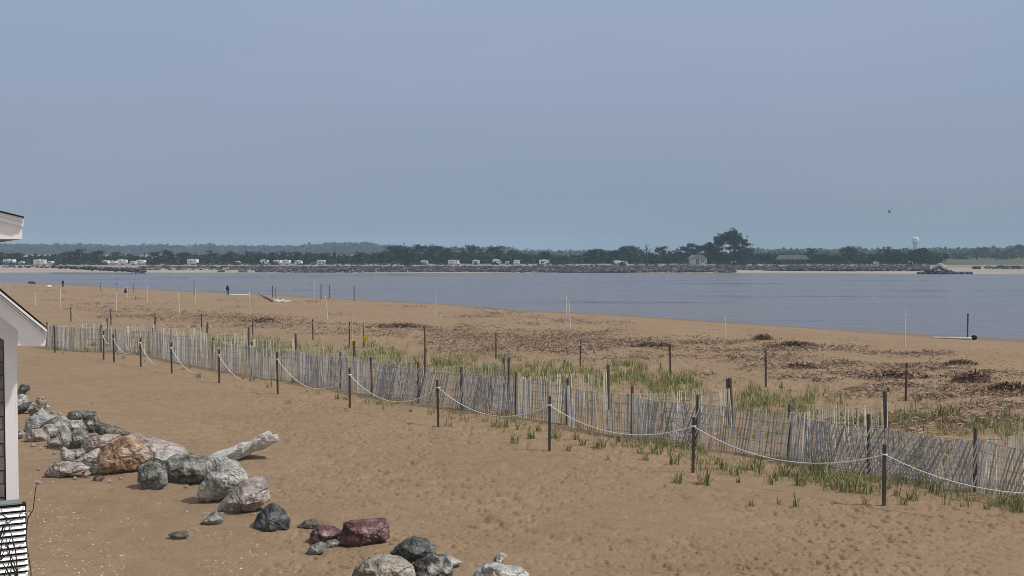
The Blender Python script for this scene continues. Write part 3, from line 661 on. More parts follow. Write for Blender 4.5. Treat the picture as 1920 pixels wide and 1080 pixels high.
ROCKS = [
 ([(30, 738), (40, 720), (55, 724), (54, 732), (42, 740)], 'r_black', 'small dark wedge-shaped rock, farthest of the pile beside the white corner board'),
 ([(24, 765), (30, 742), (41, 738), (53, 744), (50, 760), (36, 768)], 'r_white', 'bluish white rock half hidden behind the white corner board'),
 ([(24, 776), (30, 764), (46, 755), (60, 753), (58, 764), (44, 774)], 'r_black', 'black rock under the bluish white one beside the corner board'),
 ([(50, 772), (52, 762), (60, 754), (66, 757), (62, 769), (54, 776)], 'r_pink', 'small pinkish stone between the black rock and the tan round one'),
 ([(66, 750), (75, 743), (84, 744), (88, 754), (81, 763), (71, 761)], 'r_tan', 'rounded tan rock on top of the far end of the pile'),
 ([(56, 776), (66, 760), (82, 758), (86, 764), (74, 772), (62, 780)], 'r_brown', 'dark brown rock right under the rounded tan one'),
 ([(83, 763), (89, 758), (95, 763), (90, 768)], 'r_white', 'tiny white stone at the right foot of the rounded tan rock'),
 ([(62, 778), (78, 765), (90, 776), (86, 786), (66, 786)], 'r_pale', 'pale peaked slab behind the large blue-grey rock'),
 ([(47, 806), (50, 788), (60, 779), (84, 777), (108, 781), (90, 794), (74, 806), (56, 812)], 'r_blue', 'large smooth blue-grey rock in the back of the pile'),
 ([(47, 826), (50, 812), (60, 805), (76, 804), (88, 816), (94, 828), (70, 829)], 'r_pink', 'purplish grey rock in front of the large blue-grey one'),
 ([(86, 804), (100, 787), (118, 780), (131, 790), (127, 815), (106, 818)], 'r_gray', 'light grey sloping rock in the middle of the pile'),
 ([(75, 804), (84, 797), (97, 795), (109, 806), (107, 817), (98, 823), (85, 815)], 'r_gray', 'roundish grey rock leaning on the purplish one'),
 ([(31, 822), (32, 810), (38, 805), (48, 813), (46, 822)], 'r_gray', 'small grey rock beside the white corner board, below the purplish one'),
 ([(87, 836), (90, 824), (108, 821), (117, 832), (106, 839)], 'r_gray', 'low grey stone sunk in sand in front of the round grey rock'),
 ([(109, 820), (112, 797), (121, 793), (131, 808), (134, 828), (122, 844), (114, 834)], 'r_pale', 'upright light grey slab with a pointed foot in the pile'),
 ([(122, 800), (135, 788), (158, 787), (165, 802), (152, 813), (130, 814)], 'r_white', 'white-topped rock in the middle of the pile'),
 ([(128, 822), (132, 810), (158, 806), (168, 818), (162, 832), (150, 841), (134, 842)], 'r_green', 'greenish dark rock directly under the white-topped one'),
 ([(124, 784), (128, 773), (142, 769), (170, 770), (168, 780), (152, 787), (134, 788)], 'r_green', 'long dark green rock at the upper back of the pile'),
 ([(162, 780), (166, 770), (178, 771), (181, 778), (172, 783)], 'r_brown', 'small brown stone at the right end of the long dark green rock'),
 ([(154, 802), (158, 782), (168, 777), (178, 788), (184, 806), (170, 812)], 'r_contrast', 'white and black rock right of the white-topped one'),
 ([(174, 806), (178, 790), (188, 794), (222, 803), (244, 815), (232, 822), (196, 820)], 'r_brown', 'long brown-green ridge rock behind the orange boulder'),
 ([(148, 848), (156, 832), (170, 820), (198, 814), (224, 815), (230, 828), (205, 842), (176, 850)], 'r_pink', 'lumpy pinkish grey rock to the left behind the orange boulder'),
 ([(112, 862), (113, 845), (119, 838), (127, 844), (140, 849), (138, 864), (124, 868)], 'r_pale', 'pale squarish block at the front of the pile'),
 ([(136, 858), (134, 846), (154, 841), (160, 848), (150, 860)], 'r_gray', 'small grey rock wedged right of the pale squarish block'),
 ([(136, 868), (158, 852), (182, 841), (188, 848), (190, 868), (184, 878), (160, 878)], 'r_pale', 'pale grey pyramid rock touching the left side of the orange boulder'),
 ([(80, 890), (90, 878), (104, 867), (122, 866), (150, 868), (168, 878), (146, 886), (124, 892), (108, 897), (90, 894)], 'r_pink', 'low purple-grey rock with a dark hollow, lower left of the pile'),
 ([(152, 894), (154, 886), (164, 882), (171, 888), (164, 895)], 'r_tan', 'small tan cobble in front of the grey pyramid rock'),
 ([(166, 886), (168, 878), (190, 877), (193, 888), (176, 889)], 'r_gray', 'small grey cobble at the lower left foot of the orange boulder'),
 ([(173, 902), (176, 894), (190, 891), (197, 896), (188, 903)], 'r_red', 'small purple cobble in the sand below the orange boulder'),
 ([(188, 872), (186, 852), (200, 832), (224, 820), (242, 815), (262, 828), (279, 846), (280, 862), (262, 880), (234, 888), (204, 891), (191, 886)], 'r_orange', 'big orange-brown boulder with a shaded hollow'),
 ([(232, 830), (238, 816), (250, 814), (286, 824), (320, 833), (344, 842), (354, 856), (345, 872), (300, 868), (262, 850)], 'r_pink', 'long pinkish white boulder sloping down behind the orange one'),
 ([(276, 868), (277, 848), (298, 843), (330, 848), (350, 858), (348, 876), (318, 884), (294, 880)], 'r_pale', 'light grey blocky boulder right of the orange one'),
 ([(300, 892), (306, 870), (326, 853), (356, 852), (390, 858), (404, 870), (402, 890), (372, 904), (324, 910)], 'r_green', 'big green-grey boulder in the middle of the rock line'),
 ([(257, 892), (261, 874), (276, 866), (298, 869), (312, 884), (312, 908), (298, 919), (274, 918), (260, 904)], 'r_green', 'rounded mottled grey boulder in front of the green-grey one'),
 ([(370, 938), (374, 914), (386, 896), (388, 866), (408, 855), (438, 866), (460, 886), (468, 902), (448, 922), (414, 938), (390, 944)], 'r_white', 'big whitish boulder with a cracked face under the driftwood log'),
 ([(404, 958), (416, 938), (440, 918), (464, 899), (494, 895), (501, 906), (509, 938), (478, 956), (430, 964)], 'r_pink', 'wedge-shaped pale pinkish boulder with a flat top'),
 ([(374, 982), (388, 970), (404, 956), (418, 974), (415, 983), (394, 985)], 'r_green', 'small pointed grey-green rock below the big whitish boulder'),
 ([(474, 990), (480, 968), (496, 951), (510, 943), (532, 956), (544, 976), (543, 991), (512, 996)], 'r_black', 'dark pyramid-shaped boulder standing alone on the sand'),
 ([(556, 988), (572, 976), (588, 972), (610, 986), (584, 991)], 'r_brown', 'low sand-covered stone right of the dark pyramid boulder'),
 ([(577, 1018), (584, 996), (602, 984), (626, 988), (642, 1000), (626, 1012), (596, 1020)], 'r_red', 'small purple-red rock left of the large red-brown one'),
 ([(573, 1037), (582, 1024), (600, 1016), (612, 1020), (610, 1030), (596, 1040), (580, 1041)], 'r_green', 'small dark green rock in front of the purple-red one'),
 ([(606, 1026), (612, 1014), (630, 1011), (642, 1018), (632, 1026)], 'r_green', 'tiny green-grey rock touching the front of the purple-red one'),
 ([(636, 1016), (640, 998), (644, 981), (660, 976), (700, 974), (722, 974), (729, 988), (730, 1010), (706, 1018), (684, 1026), (656, 1025)], 'r_red', 'large red-brown boulder with a pale right face'),
 ([(731, 1036), (748, 1020), (774, 1006), (802, 1013), (818, 1026), (816, 1044), (776, 1054), (744, 1046)], 'r_dark_green', 'dark green-black boulder behind the bottom pair of rocks'),
 ([(652, 1096), (664, 1064), (690, 1047), (722, 1044), (758, 1050), (776, 1064), (780, 1100), (720, 1112), (670, 1110)], 'r_tan', 'big tan-grey rock cut by the lower picture edge'),
 ([(766, 1078), (776, 1056), (802, 1041), (832, 1041), (848, 1058), (850, 1078), (800, 1098), (770, 1094)], 'r_contrast', 'black rock with a white upper rim at the lower picture edge'),
 ([(826, 1058), (830, 1040), (846, 1045), (868, 1054), (846, 1066)], 'r_pale', 'small pale rock half buried behind the black and white one'),
 ([(886, 1084), (892, 1068), (908, 1058), (934, 1060), (962, 1066), (978, 1066), (993, 1078), (990, 1110), (930, 1116), (890, 1108)], 'r_white', 'whitish rock at the lower picture edge, farthest right of the line'),
 ([(918, 1068), (926, 1046), (938, 1036), (954, 1041), (944, 1050), (936, 1066)], 'r_pale', 'small upright pale stone with a bent tip behind the rightmost rock'),
 ([(314, 1002), (328, 997), (352, 997), (354, 1006), (336, 1012), (322, 1009)], 'r_brown', 'flat brown stone lying alone on the shell-strewn sand'),
]
for poly, mt, lb in ROCKS: rock(poly, mt, lb)
for k, (x, y, w) in enumerate([(62, 836, 9), (76, 842, 7), (102, 850, 8), (72, 880, 7), (140, 898, 8), (205, 903, 7), (226, 897, 6), (350, 914, 8), (98, 774, 8), (112, 776, 6), (186, 786, 8), (60, 800, 8)]):
    rock([(x - w / 2, y), (x - w / 3, y - w * .5), (x + w / 6, y - w * .62), (x + w / 2, y - w * .3), (x + w / 2.2, y + 1), (x, y + 2)], ['r_gray', 'r_pale', 'r_pink', 'r_tan'][k % 4], 'small cobble lying in the sand around the foot of the boulder pile', 'cobble', group='cobbles around the boulder pile')

# ------------------------------------------------------------------ driftwood
def log(pts, rad, label, mat='drift', name='driftwood_log', k=12, jit=.10, extra=None):
    mb = MB(); P = [np.array(p) for p in pts]; Q = []; rads = []
    for i in range(len(P) - 1):
        for t in np.linspace(0, 1, 5)[:-1 if i < len(P) - 2 else 5]:
            Q.append(P[i] * (1 - t) + P[i + 1] * t + np.array([rnd.gauss(0, 1) for _ in range(3)]) * rad[i] * .08); rads.append(rad[i] * (1 - t) + rad[i + 1] * t)
    mb.tube(Q, rads, k, jit)
    if extra:
        for e in extra: mb.tube(e[0], e[1], 8, jit)
    return tag(mb.build(name, M[mat], None, True), label, 'driftwood')
rock([(388, 857), (402, 849), (420, 845), (436, 838), (452, 831), (468, 829), (480, 821), (494, 812), (503, 807), (509, 809), (507, 815), (512, 818), (520, 812), (524, 816), (523, 826), (510, 834), (494, 842), (476, 847), (462, 853), (450, 861), (440, 867), (428, 862), (414, 861), (398, 860)],
     'drift', 'thick bleached driftwood log with a forked end lying behind the whitish boulder', 'driftwood_log', depth=.55, gy=864, facets=5, group=None, cat='driftwood')
def ground_log(x0, y0, x1, y1, r0, r1, label, lift=.0, **kw):
    a = gp(x0, y0); b = gp(x1, y1); a[2] += r0 * .7 + lift; b[2] += r1 * .7
    return log([a, (a + b) / 2 + np.array((0, 0, .0)), b], [r0, (r0 + r1) / 2, r1], label, **kw)
ground_log(1743, 633.5, 1822, 637, .05, .10, 'long pale driftwood pole on the wet sand at the water edge')
a = gp(1826, 637); mb = MB(); mb.tube([a + np.array((0, -.12, .14)), a + np.array((.02, .12, .14))], .14, 14); mb.tube([a + np.array((0, -.14, .14)), a + np.array((0, -.12, .14))], .09, 12)
tag(mb.build('log_end', M['black'], ), 'small round black float at the right end of the long driftwood pole', 'float').name = 'round_float'
ground_log(428, 553, 468, 553.5, .07, .06, 'thin pale log on the beach crest beside the standing person')
ground_log(484, 554, 513, 566, .06, .17, 'thick driftwood trunk with raised tip on the beach crest', lift=.2, mat='r_tan')
for k, (x0, y0, x1, y1) in enumerate([(514, 566, 522, 563), (519, 567, 530, 565), (526, 566, 533, 563), (531, 567, 544, 566)]):
    ground_log(x0, y0, x1, y1, .10, .08, ['pale driftwood stub touching the thick trunk on the crest', 'pale driftwood piece, second from the thick trunk', 'pale driftwood piece, third from the thick trunk', 'pale driftwood piece ending the row on the crest'][k])
g = gp(60, 532); mb = MB(); mb.blob((g[0], g[1], g[2] + .12), (.55, .4, .3), 4, 9, 6, .2); mb.tube([(g[0], g[1], g[2]), (g[0] - .45, g[1], g[2] + .4)], .08, 6)
tag(mb.build('dark_stump', M['stake']), 'dark stump on the beach crest above the house eave', 'stump')
g = gp(92, 539); mb = MB(); mb.blob((g[0], g[1], g[2] + .12), (.36, .22, .18), 5, 10, 6, .1)
tag(mb.build('white_float', M['camper_white']), 'small white float washed up on the beach crest near the house eave', 'float')

# ------------------------------------------------------------------ person and birds
def person(px, py, H, label):
    g = gp(px, py); g[2] = float(ground_z(g[0], g[1])); t = empty('person', g); s = H / 1.72
    bm = bpy.data.meshes.new('body'); V = [(0, 0, .92), (0, -.02, 1.15), (0.0, -.02, 1.4), (0, 0, 1.5), (0, .03, 1.64), (.19, -.02, 1.39), (.26, 0, 1.12), (.25, .10, .88), (-.19, -.02, 1.39), (-.26, 0, 1.12), (-.23, .12, .9), (.09, 0, .88), (.10, .03, .5), (.11, 0, .07), (.11, .14, .03), (-.09, 0, .88), (-.10, -.03, .5), (-.12, -.05, .07), (-.12, .09, .03)]
    E = [(0, 1), (1, 2), (2, 3), (3, 4), (2, 5), (5, 6), (6, 7), (2, 8), (8, 9), (9, 10), (0, 11), (11, 12), (12, 13), (13, 14), (0, 15), (15, 16), (16, 17), (17, 18)]
    bm.from_pydata([(a * s, b * s, c * s) for a, b, c in V], E, []); o = bpy.data.objects.new('body', bm); COL.objects.link(o); o.parent = t; bm.materials.append(M['cloth_dark'])
    md = o.modifiers.new('Skin', 'SKIN'); md.use_smooth_shade = True
    rad = [.16, .15, .15, .06, .085, .065, .05, .035, .065, .05, .035, .10, .07, .05, .045, .10, .07, .05, .045]
    sk = bm.skin_vertices[0].data if bm.skin_vertices else None
    if sk is None:
        import bmesh
        b2 = bmesh.new(); b2.from_mesh(bm); b2.verts.layers.skin.verify(); b2.to_mesh(bm); b2.free(); sk = bm.skin_vertices[0].data
    for v, r_ in zip(sk, rad): v.radius = (r_ * s * 1.35, r_ * s * 1.1)
    sk[0].use_root = True
    o.modifiers.new('Sub', 'SUBSURF').levels = 1
    m = MB(); m.blob((0, .0, 1.66 * s), (.10 * s, .115 * s, .10 * s), 1, 10, 6, .03); m.build('hair', M['black'], t)
    tag(t, label, 'person'); return t
person(427, 553.5, 1.1, 'person in dark clothing standing at the water edge beside a thin pale log')
person(118, 538, .95, 'tiny dark figure at the water edge beyond the far white poles')
def gull(px, py, Y, label, sc=1):
    p = at(px, py, Y); t = empty('bird', p); m = MB()
    m.tube([(0, -.24, 0), (0, -.12, .0), (0, 0, 0), (0, .14, .01), (0, .24, .03)], [.015, .05, .065, .05, .03], 8); m.blob((0, .27, .04), (.035, .045, .035), 2, 8, 5, .02); m.tube([(0, .30, .04), (0, .36, .03)], [.012, .003], 5)
    m.build('body', M['bird'], t, True)
    for s_ in (-1, 1):
        m = MB(); m.add([(0, -.08, .02), (0, .10, .02), (s_ * .14, .08, .22), (s_ * .13, -.06, .22), (s_ * .20, .0, .42), (s_ * .19, -.05, .42), (0, -.08, .005), (0, .10, .005), (s_ * .14, .08, .205), (s_ * .13, -.06, .205), (s_ * .20, .0, .41), (s_ * .19, -.05, .41)],
              [(0, 1, 2, 3), (3, 2, 4, 5), (7, 6, 9, 8), (8, 9, 11, 10), (1, 7, 8, 2), (2, 8, 10, 4), (6, 0, 3, 9), (9, 3, 5, 11), (4, 10, 11, 5)]); m.build('wing', M['bird'], t)
    t.scale = (sc,) * 3; tag(t, label, 'bird')
gull(1668, 398, 110, 'small dark bird flying alone in the grey sky above the far shore')

# ------------------------------------------------------------------ snow fence
main_px = [(88, 652, 0, 0), (190, 660, 0, .05), (287, 667, 0, -.05), (312, 673, 0, 0), (400, 691, -.1, .1), (472, 702, 0, .05), (560, 717, 0, .0), (640, 728, 0, .15), (697, 741, 0, 0.0), (785, 754, .15, .35), (865, 767, .3, .2), (968, 780, .3, .05),
           (1062, 796, .05, .02), (1185, 818, -.02, -.02), (1305, 838, .02, .42), (1480, 862, .05, .12), (1630, 888, .05, .5), (1830, 922, .55, .22), (1925, 946, .03, .5), (2080, 985, .4, .3)]
posts_px = {88, 190, 287, 400, 472, 640, 697, 785, 865, 968, 1062, 1185, 1305, 1480, 1630, 1830, 2080}
G = [gp(x, y) for x, y, _, _ in main_px]
def slat_panel(mb, wires, a, b, sh0, sh1, H=1.17, seed=0):
    if a[1] < 31 and H > 1.1: H = 1.11
    r = random.Random(seed); d = b - a; L = math.hypot(d[0], d[1]); n = max(2, int(L / .071)); t3 = np.array((d[0] / L, d[1] / L, 0)); nn = np.array((-t3[1], t3[0], 0))
    ph = r.random() * 6; bow = r.uniform(.08, .22) * min(1, L / 2)
    for i in range(n):
        t = (i + .5) / n; p = a + d * t; sag = .035 * math.sin(t * math.pi) * H
        gz = float(ground_z(p[0], p[1]))
        wob = .06 * math.sin(ph + t * 7) + r.gauss(0, .012); sh = (sh0 + (sh1 - sh0) * t) * 1.3 + r.gauss(0, .03); bul = bow * math.sin(math.pi * t ** .7)
        if r.random() < .012: continue
        q0 = np.array((p[0], p[1], gz - .12)) + nn * (wob * .3 - bul); h = H + .12 + r.gauss(0, .012) - sag - abs(sh) * .12
        q1 = q0 + np.array((0, 0, h)) + t3 * sh * H + nn * (.03 * math.sin(ph * 2 + t * 5) + r.gauss(0, .006))
        q0 = q0 - t3 * sh * .05
        mb.bar(q0, q1, .031 * r.uniform(.85, 1.1), .009, t3)
    for hz in (.12, .36, .6, .84, 1.06):
        pts = []
        for t in np.linspace(0, 1, 7):
            p = a + d * t; sh = (sh0 + (sh1 - sh0) * t) * 1.3; f = hz / H
            pts.append(np.array((p[0], p[1], float(ground_z(p[0], p[1])) + hz - .03 * math.sin(t * math.pi))) + t3 * sh * H * f - nn * (.008 + bow * math.sin(math.pi * t ** .7)))
        wires.tube(pts, .0035, 4)
def fence_post(g, lean=0, top=1.28, w=.085, rx=0):
    mb = MB(); mb.tube([g + np.array((0, 0.05, -.3)), g + np.array((lean * .5, .05, top * .5)), g + np.array((lean, .05 + rx, top))], [w * .5, w * .48, w * .44], 8, .06); return mb
root = empty('slat_fence', G[0]); iv = Vector(tuple(-G[0])); wr = MB()
k = 0
while k < len(G) - 1:
    mb = MB(); slat_panel(mb, wr, G[k], G[k + 1], main_px[k + 1][2], main_px[k + 1][3], seed=k * 7 + 1)
    mb.build('slat_panel', M['slat'], root, loc=iv)
    if main_px[k][0] in (560, 697, 865, 1185, 1480, 1630):     # a second, older layer sagging behind the first
        mb = MB(); sa, sb = main_px[k + 1][2], main_px[k + 1][3]; off = np.array((.12, .34, 0))
        slat_panel(mb, wr, G[k] + off, G[k + 1] + off, .12 - sa * .3, -.12 - sb * .2, seed=k * 7 + 3, H=1.0); mb.build('slat_panel', M['slat'], root, loc=iv)
    k += 1
wr.build('wire', M['wire'], root, loc=iv)
for (x, y, _, _), g in zip(main_px, G):
    if x in posts_px: fence_post(g, rnd.uniform(-.05, .05)).build('post', M['post'], root, loc=iv)
tag(root, 'long weathered grey slat fence running diagonally across the whole beach', 'fence')
SPURS = [((110, 654), (200, 645), 'slat fence spur by the house eave, farthest left of the short spurs'), ((190, 660), (292, 652), 'short slat fence spur, second from the house eave'), ((250, 664), (387, 657), 'short slat fence spur, third from the house eave'),
         ((320, 675), (466, 669), 'short slat fence spur behind the fourth rope stake from the left'), ((411, 693), (556, 686), 'slat fence spur ending in three tall slats beside green grass'), ((525, 711), (664, 706), 'slat fence spur ending at the poles with yellow signs'),
         ((640, 728), (795, 724), 'sunlit slat fence spur just right of the yellow sign poles'), ((785, 754), (953, 750), 'slat fence spur ending at a tilted post in the dense green grass'), ((968, 780), (1140, 768), 'slat fence spur ending at a thick post in the middle of the beach'),
         ((1185, 818), (1374, 802), 'sunlit slat fence spur ending at a pair of dark posts'), ((1480, 862), (1665, 838), 'slat fence spur with sunlit slats ending at the thickest post'), ((1830, 922), (2040, 892), 'slat fence spur cut off by the right picture edge')]
for i, (p, q_, lb) in enumerate(SPURS):
    a = gp(*p); b = gp(*q_); root = empty('fence_spur', a); iv = Vector(tuple(-a)); wr = MB(); mb = MB()
    mid = (a + b) / 2 + np.array((0, .15, 0))
    slat_panel(mb, wr, a, mid, .02, -.02, seed=i * 5 + 200); slat_panel(mb, wr, mid, b, -.03, -.04 if i > 5 else .0, seed=i * 5 + 201)
    mb.build('slat_panel', M['slat_sunlit'], root, loc=iv); wr.build('wire', M['wire'], root, loc=iv)
    fence_post(b, -.08 if i > 8 else rnd.uniform(-.05, .05), 1.36, .12 if i > 8 else .10).build('post', M['post'], root, loc=iv)
    if i in (9, 7): fence_post(b + np.array((-.12, 0, 0)), -.03, 1.34, .09).build('post', M['post'], root, loc=iv)
    tag(root, lb, 'fence', 'short spurs off the slat fence')

# ------------------------------------------------------------------ rope stakes and ropes
def stake(px, py, H, label, name='rope_stake', w=.062, mat='stake', group=None, lean=0, cat='stake', square=True):
    g = gp(px, py); t = MB(); t.bar((0, 0, -.35), (lean * .6, 0, H * .6), w, w * .8); t.bar((lean * .6, 0, H * .6), (lean, 0, H), w * .97, w * .78)
    o = t.build(name, M[mat], loc=tuple(float(v) for v in g)); tag(o, label, cat, group); return g
front = [(1657, 947, 832), (1299, 886, 781), (1030, 845, 742), (822, 798, 712), (656, 765, 690), (521, 739, 653), (411, 717, 655), (322, 700, 642), (264, 688, 633), (214, 679, 627), (194, 674, 620), (103, 661, 610)]
fl = ['nearest rope stake, tall and dark in front of the leaning slats', 'second nearest rope stake, in front of a dark fence post with green tufts around', 'third nearest rope stake, in the middle of the picture', 'rope stake in front of the strongly leaning slats, fourth nearest',
      'fifth nearest rope stake, just left of the leaning slats', 'sixth nearest rope stake, right above the driftwood fork', 'seventh nearest rope stake, beyond the driftwood log', 'eighth nearest rope stake, at the start of the long drooping rope',
      'ninth nearest rope stake, standing alone before a grey panel', 'right one of the close pair of rope stakes near the house', 'left one of the close pair of rope stakes near the house', 'rope stake beside the house eave, farthest from the camera']
FG = []
for (x, y, t), lb in zip(front, fl):
    d = gp(x, y)[1]; H = (y - t) * d / F * 1.0; H = min(1.42, max(1.05, H)); g = stake(x, y, H, lb, group='stakes holding the white rope', lean=rnd.uniform(-.03, .03)); FG.append((g, H))
FG = [(gp(2110, 1015), 1.15)] + FG
def rope_line(mb, a, b, sag, rad, drape=True):
    pts = []
    for t in np.linspace(0, 1, 22):
        p = a * (1 - t) + b * t; z = p[2] - sag * 4 * t * (1 - t)
        gz = float(ground_z(p[0], p[1])) + .015
        pts.append(np.array((p[0], p[1], max(z, gz))))
    mb.tube(pts, rad, 6)
mb = MB(); sags = [.42, .44, .42, .5, .62, .72, .85, .85, .8, .55, .3, .6]
for k in range(len(FG) - 2):
    (a, Ha), (b, Hb) = FG[k], FG[k + 1]
    rope_line(mb, a + np.array((0, -.04, Ha * .84)), b + np.array((0, -.04, Hb * .84)), sags[k] * rnd.uniform(.93, 1.07), .0105)
    c = b + np.array((0, 0, Hb * .84)); mb.tube([c + np.array((.05 * math.cos(u), .05 * math.sin(u), 0)) for u in np.linspace(0, 6.283, 9)], .014, 5)
tag(mb.build('white_rope', M['rope']), 'white rope sagging from stake to stake in front of the slat fence', 'rope')
back = [(1698, 752, 680), (1436, 726, 657), (1257, 707, 647), (1088, 687, 638), (930, 673, 623), (797, 664, 612), (682, 651, 604), (655, 652, 603), (587, 638, 598), (474, 628, 603), (378, 620, 592), (292, 617, 592), (208, 610, 580), (133, 603, 577)]
bl = ['tall dark stake on the upper beach, nearest of the back row', 'back row stake, second nearest, with a short twig on top', 'back row stake, third nearest, beyond the paired dark posts', 'back row stake, fourth nearest, left of the wrack bank', 'back row stake, fifth nearest, behind dense green grass',
      'back row stake at the right end of a dark wrack streak', 'dark stake beside the right yellow sign pole', 'dark stake beside the left yellow sign pole', 'back row stake alone left of the yellow signs', 'back row stake, fourth from the left', 'back row stake, third from the left beyond the fence', 'back row stake, second from the left with pale sand around', 'back row stake, leftmost but one above the fence', 'back row stake nearest the house eave']
BG = []
for (x, y, t), lb in zip(back, bl):
    d = gp(x, y)[1]; H = max(1.0, (y - t) * d / F); BG.append((stake(x, y, H, lb, group='stakes of the back rope row', w=.06, lean=rnd.uniform(-.03, .03)), H))
mb = MB(); BG2 = [(gp(2010, 790), 1.15)] + BG
for k in range(len(BG2) - 1):
    (a, Ha), (b, Hb) = BG2[k], BG2[k + 1]; rope_line(mb, a + np.array((0, -.04, Ha * .85)), b + np.array((0, -.04, Hb * .85)), .95, .009)
tag(mb.build('faded_rope', M['rope_old']), 'thin faded rope sagging to the sand between the back row stakes', 'rope')
g = gp(1436, 726); mb = MB(); mb.tube([g + np.array((-.22, -.04, 1.0)), g + np.array((-.08, -.05, 1.04)), g + np.array((.05, -.04, 1.08))], [.02, .012, .012], 5)
tag(mb.build('twig', M['twig']), 'short twig caught in the rope on the second nearest back row stake', 'twig')

poles = [(1697, 650, 577, 'tall thin white pole on the open sand, nearest of all'), (1359, 634, 592, 'white pole near the water right of the centre'), (1063, 613, 555, 'white pole with orange tape at its top'), (1070, 617, 567, 'slightly tilted white pole right beside the orange taped one'),
         (817, 608, 552, 'white pole standing alone against the water left of centre'), (615, 600, 555, 'tilted white pole below the dark metal posts'), (469, 592, 545, 'white pole left of the driftwood trunk'), (589, 560, 527, 'faint white pole on the crest beside the dark posts'),
         (337, 589, 550, 'white pole, fourth of the left group from the driftwood'), (366, 568, 540, 'white pole with a dark post behind it on the left crest'), (276, 568, 535, 'short white pole on the left crest'), (239, 560, 545, 'smallest faint white pole on the left crest'),
         (218, 584, 535, 'tall white pole above the close pair of rope stakes'), (114, 577, 541, 'white pole on the left beach, second from the house'), (66, 573, 543, 'faint white pole just right of the house roof'), (15, 552, 537, 'faint white pole between the two house eaves')]
for x, y, t, lb in poles:
    g = gp(x, y); H = min(2.3, max(1.2, (y - t) * g[1] / F)); ln = {615: -.18, 1070: -.12, 469: -.05, 337: -.1, 1063: -.06, 114: -.04}.get(x, 0)
    root = empty('marker_pole', g); m = MB(); m.tube([(0, 0, -.3), (ln * .5, 0, H * .5), (ln, 0, H)], [.034, .032, .028], 7); m.build('pole', M['pvc'], root)
    if x == 1063:
        m = MB(); m.box((ln - .06, 0, H - .28), (.13, .03, .10)); m.box((ln, 0, H - .46), (.06, .06, .08)); m.box((ln - .05, 0, H - .62), (.10, .03, .07)); m.build('orange_tape', M['orange'], root)
    tag(root, lb, 'pole', 'thin white marker poles')
for x, y, t, ys, lb in ((661, 676, 587, 642, 'left pale wooden pole carrying a yellow sign, partly behind the fence'), (684.5, 652, 593, 634.5, 'right pale wooden pole carrying a yellow sign')):
    g = gp(x, y); sc = g[1] / F; H = (y - t) * sc; root = empty('sign_pole', g); m = MB(); m.tube([(0, 0, -.3), (-.02, 0, H * .5), (-.03, 0, H)], .026, 7); m.build('pole', M['cane'], root)
    m = MB(); m.box((.02, -.045, (y - ys) * sc), (.17, .012, .26)); m.box((.02, -.053, (y - ys) * sc + .05), (.15, .004, .012)); o = m.build('yellow_sign', M['yellow'], root)
    m = MB()
    for dz in (.07, .02, -.03, -.08): m.box((.02, -.053 - .003, (y - ys) * sc + dz), (.11, .003, .014))
    m.build('printed_lines', M['black'], root)
    tag(root, lb, 'sign', 'poles with yellow signs')
metal = [(1814, 636, 588, .075, 'thick dark post by the long driftwood pole at the water edge'), (664, 565, 537, .07, 'dark post on the crest, rightmost of the group of three'), (618, 559, 534, .06, 'dark post in the middle of the group of three on the crest'), (602, 563, 533, .075, 'dark post, leftmost of the group of three on the crest'),
         (511, 558, 537, .06, 'grey post rising behind the driftwood trunk'), (516, 558, 541, .05, 'shorter grey post just right of the one behind the driftwood trunk'), (364, 556, 525, .06, 'dark post standing behind a white pole on the left crest'), (250, 548, 533, .06, 'faint dark post on the left crest, right of its neighbour'), (219, 548, 531, .06, 'faint dark post behind the tall white pole on the left'), (189, 546, 533, .06, 'faint dark post, leftmost by the water')]
for x, y, t, w, lb in metal:
    g = gp(x, y); H = min(1.9, max(1.0, (y - t) * g[1] / F)); m = MB(); m.tube([(0, 0, -.4), (0, 0, H * .5), (.01, 0, H)], w * .62, 8); m.box((0, 0, H + .01), (w * 1.3, w * 1.3, .03)); o = m.build('water_edge_post', M['metal'], loc=tuple(float(v) for v in g)); tag(o, lb, 'post', 'dark posts along the water edge')
g = gp(237, 549); m = MB(); m.blob((g[0], g[1], g[2] + .2), (.26, .2, .32), 3, 8, 6, .15); tag(m.build('buoy', M['metal']), 'small dark buoy on the left crest between the faint posts', 'buoy')

# ------------------------------------------------------------------ grass
def blades(n, hmin, hmax, spread, r, lean=.35, wid=.008):
    V = []; Fq = []
    for _ in range(n):
        a = r.random() * 6.28; q = spread * math.sqrt(r.random()); bx, by = q * math.cos(a), q * math.sin(a)
        h = r.uniform(hmin, hmax); la = r.random() * 6.28; ll = lean * h * r.uniform(.2, 1.2); w = wid * r.uniform(.7, 1.4)
        wa = r.random() * 3.14; wx, wy = math.cos(wa) * w, math.sin(wa) * w; k = len(V)
        for t, ww in ((0, 1), (.45, .9), (.8, .55), (1, .08)):
            x = bx + math.cos(la) * ll * t * t; y = by + math.sin(la) * ll * t * t; z = h * (t - .18 * t * t * abs(ll) / h)
            V += [(x - wx * ww, y - wy * ww, z - (.03 if t == 0 else 0)), (x + wx * ww, y + wy * ww, z - (.03 if t == 0 else 0))]
        for i in range(3): Fq.append((k + 2 * i, k + 2 * i + 1, k + 2 * i + 3, k + 2 * i + 2))
    return V, Fq
rg = random.Random(99)
tuft_mesh = []
for i in range(6):
    V, Fq = blades([14, 20, 26, 9, 34, 12][i], .10, [.30, .34, .40, .26, .46, .42][i], [.07, .08, .10, .08, .14, .05][i], rg, .5)
    m = MB(); m.add(V, Fq); tuft_mesh.append(m.mesh('grass_tuft', M['grass']))
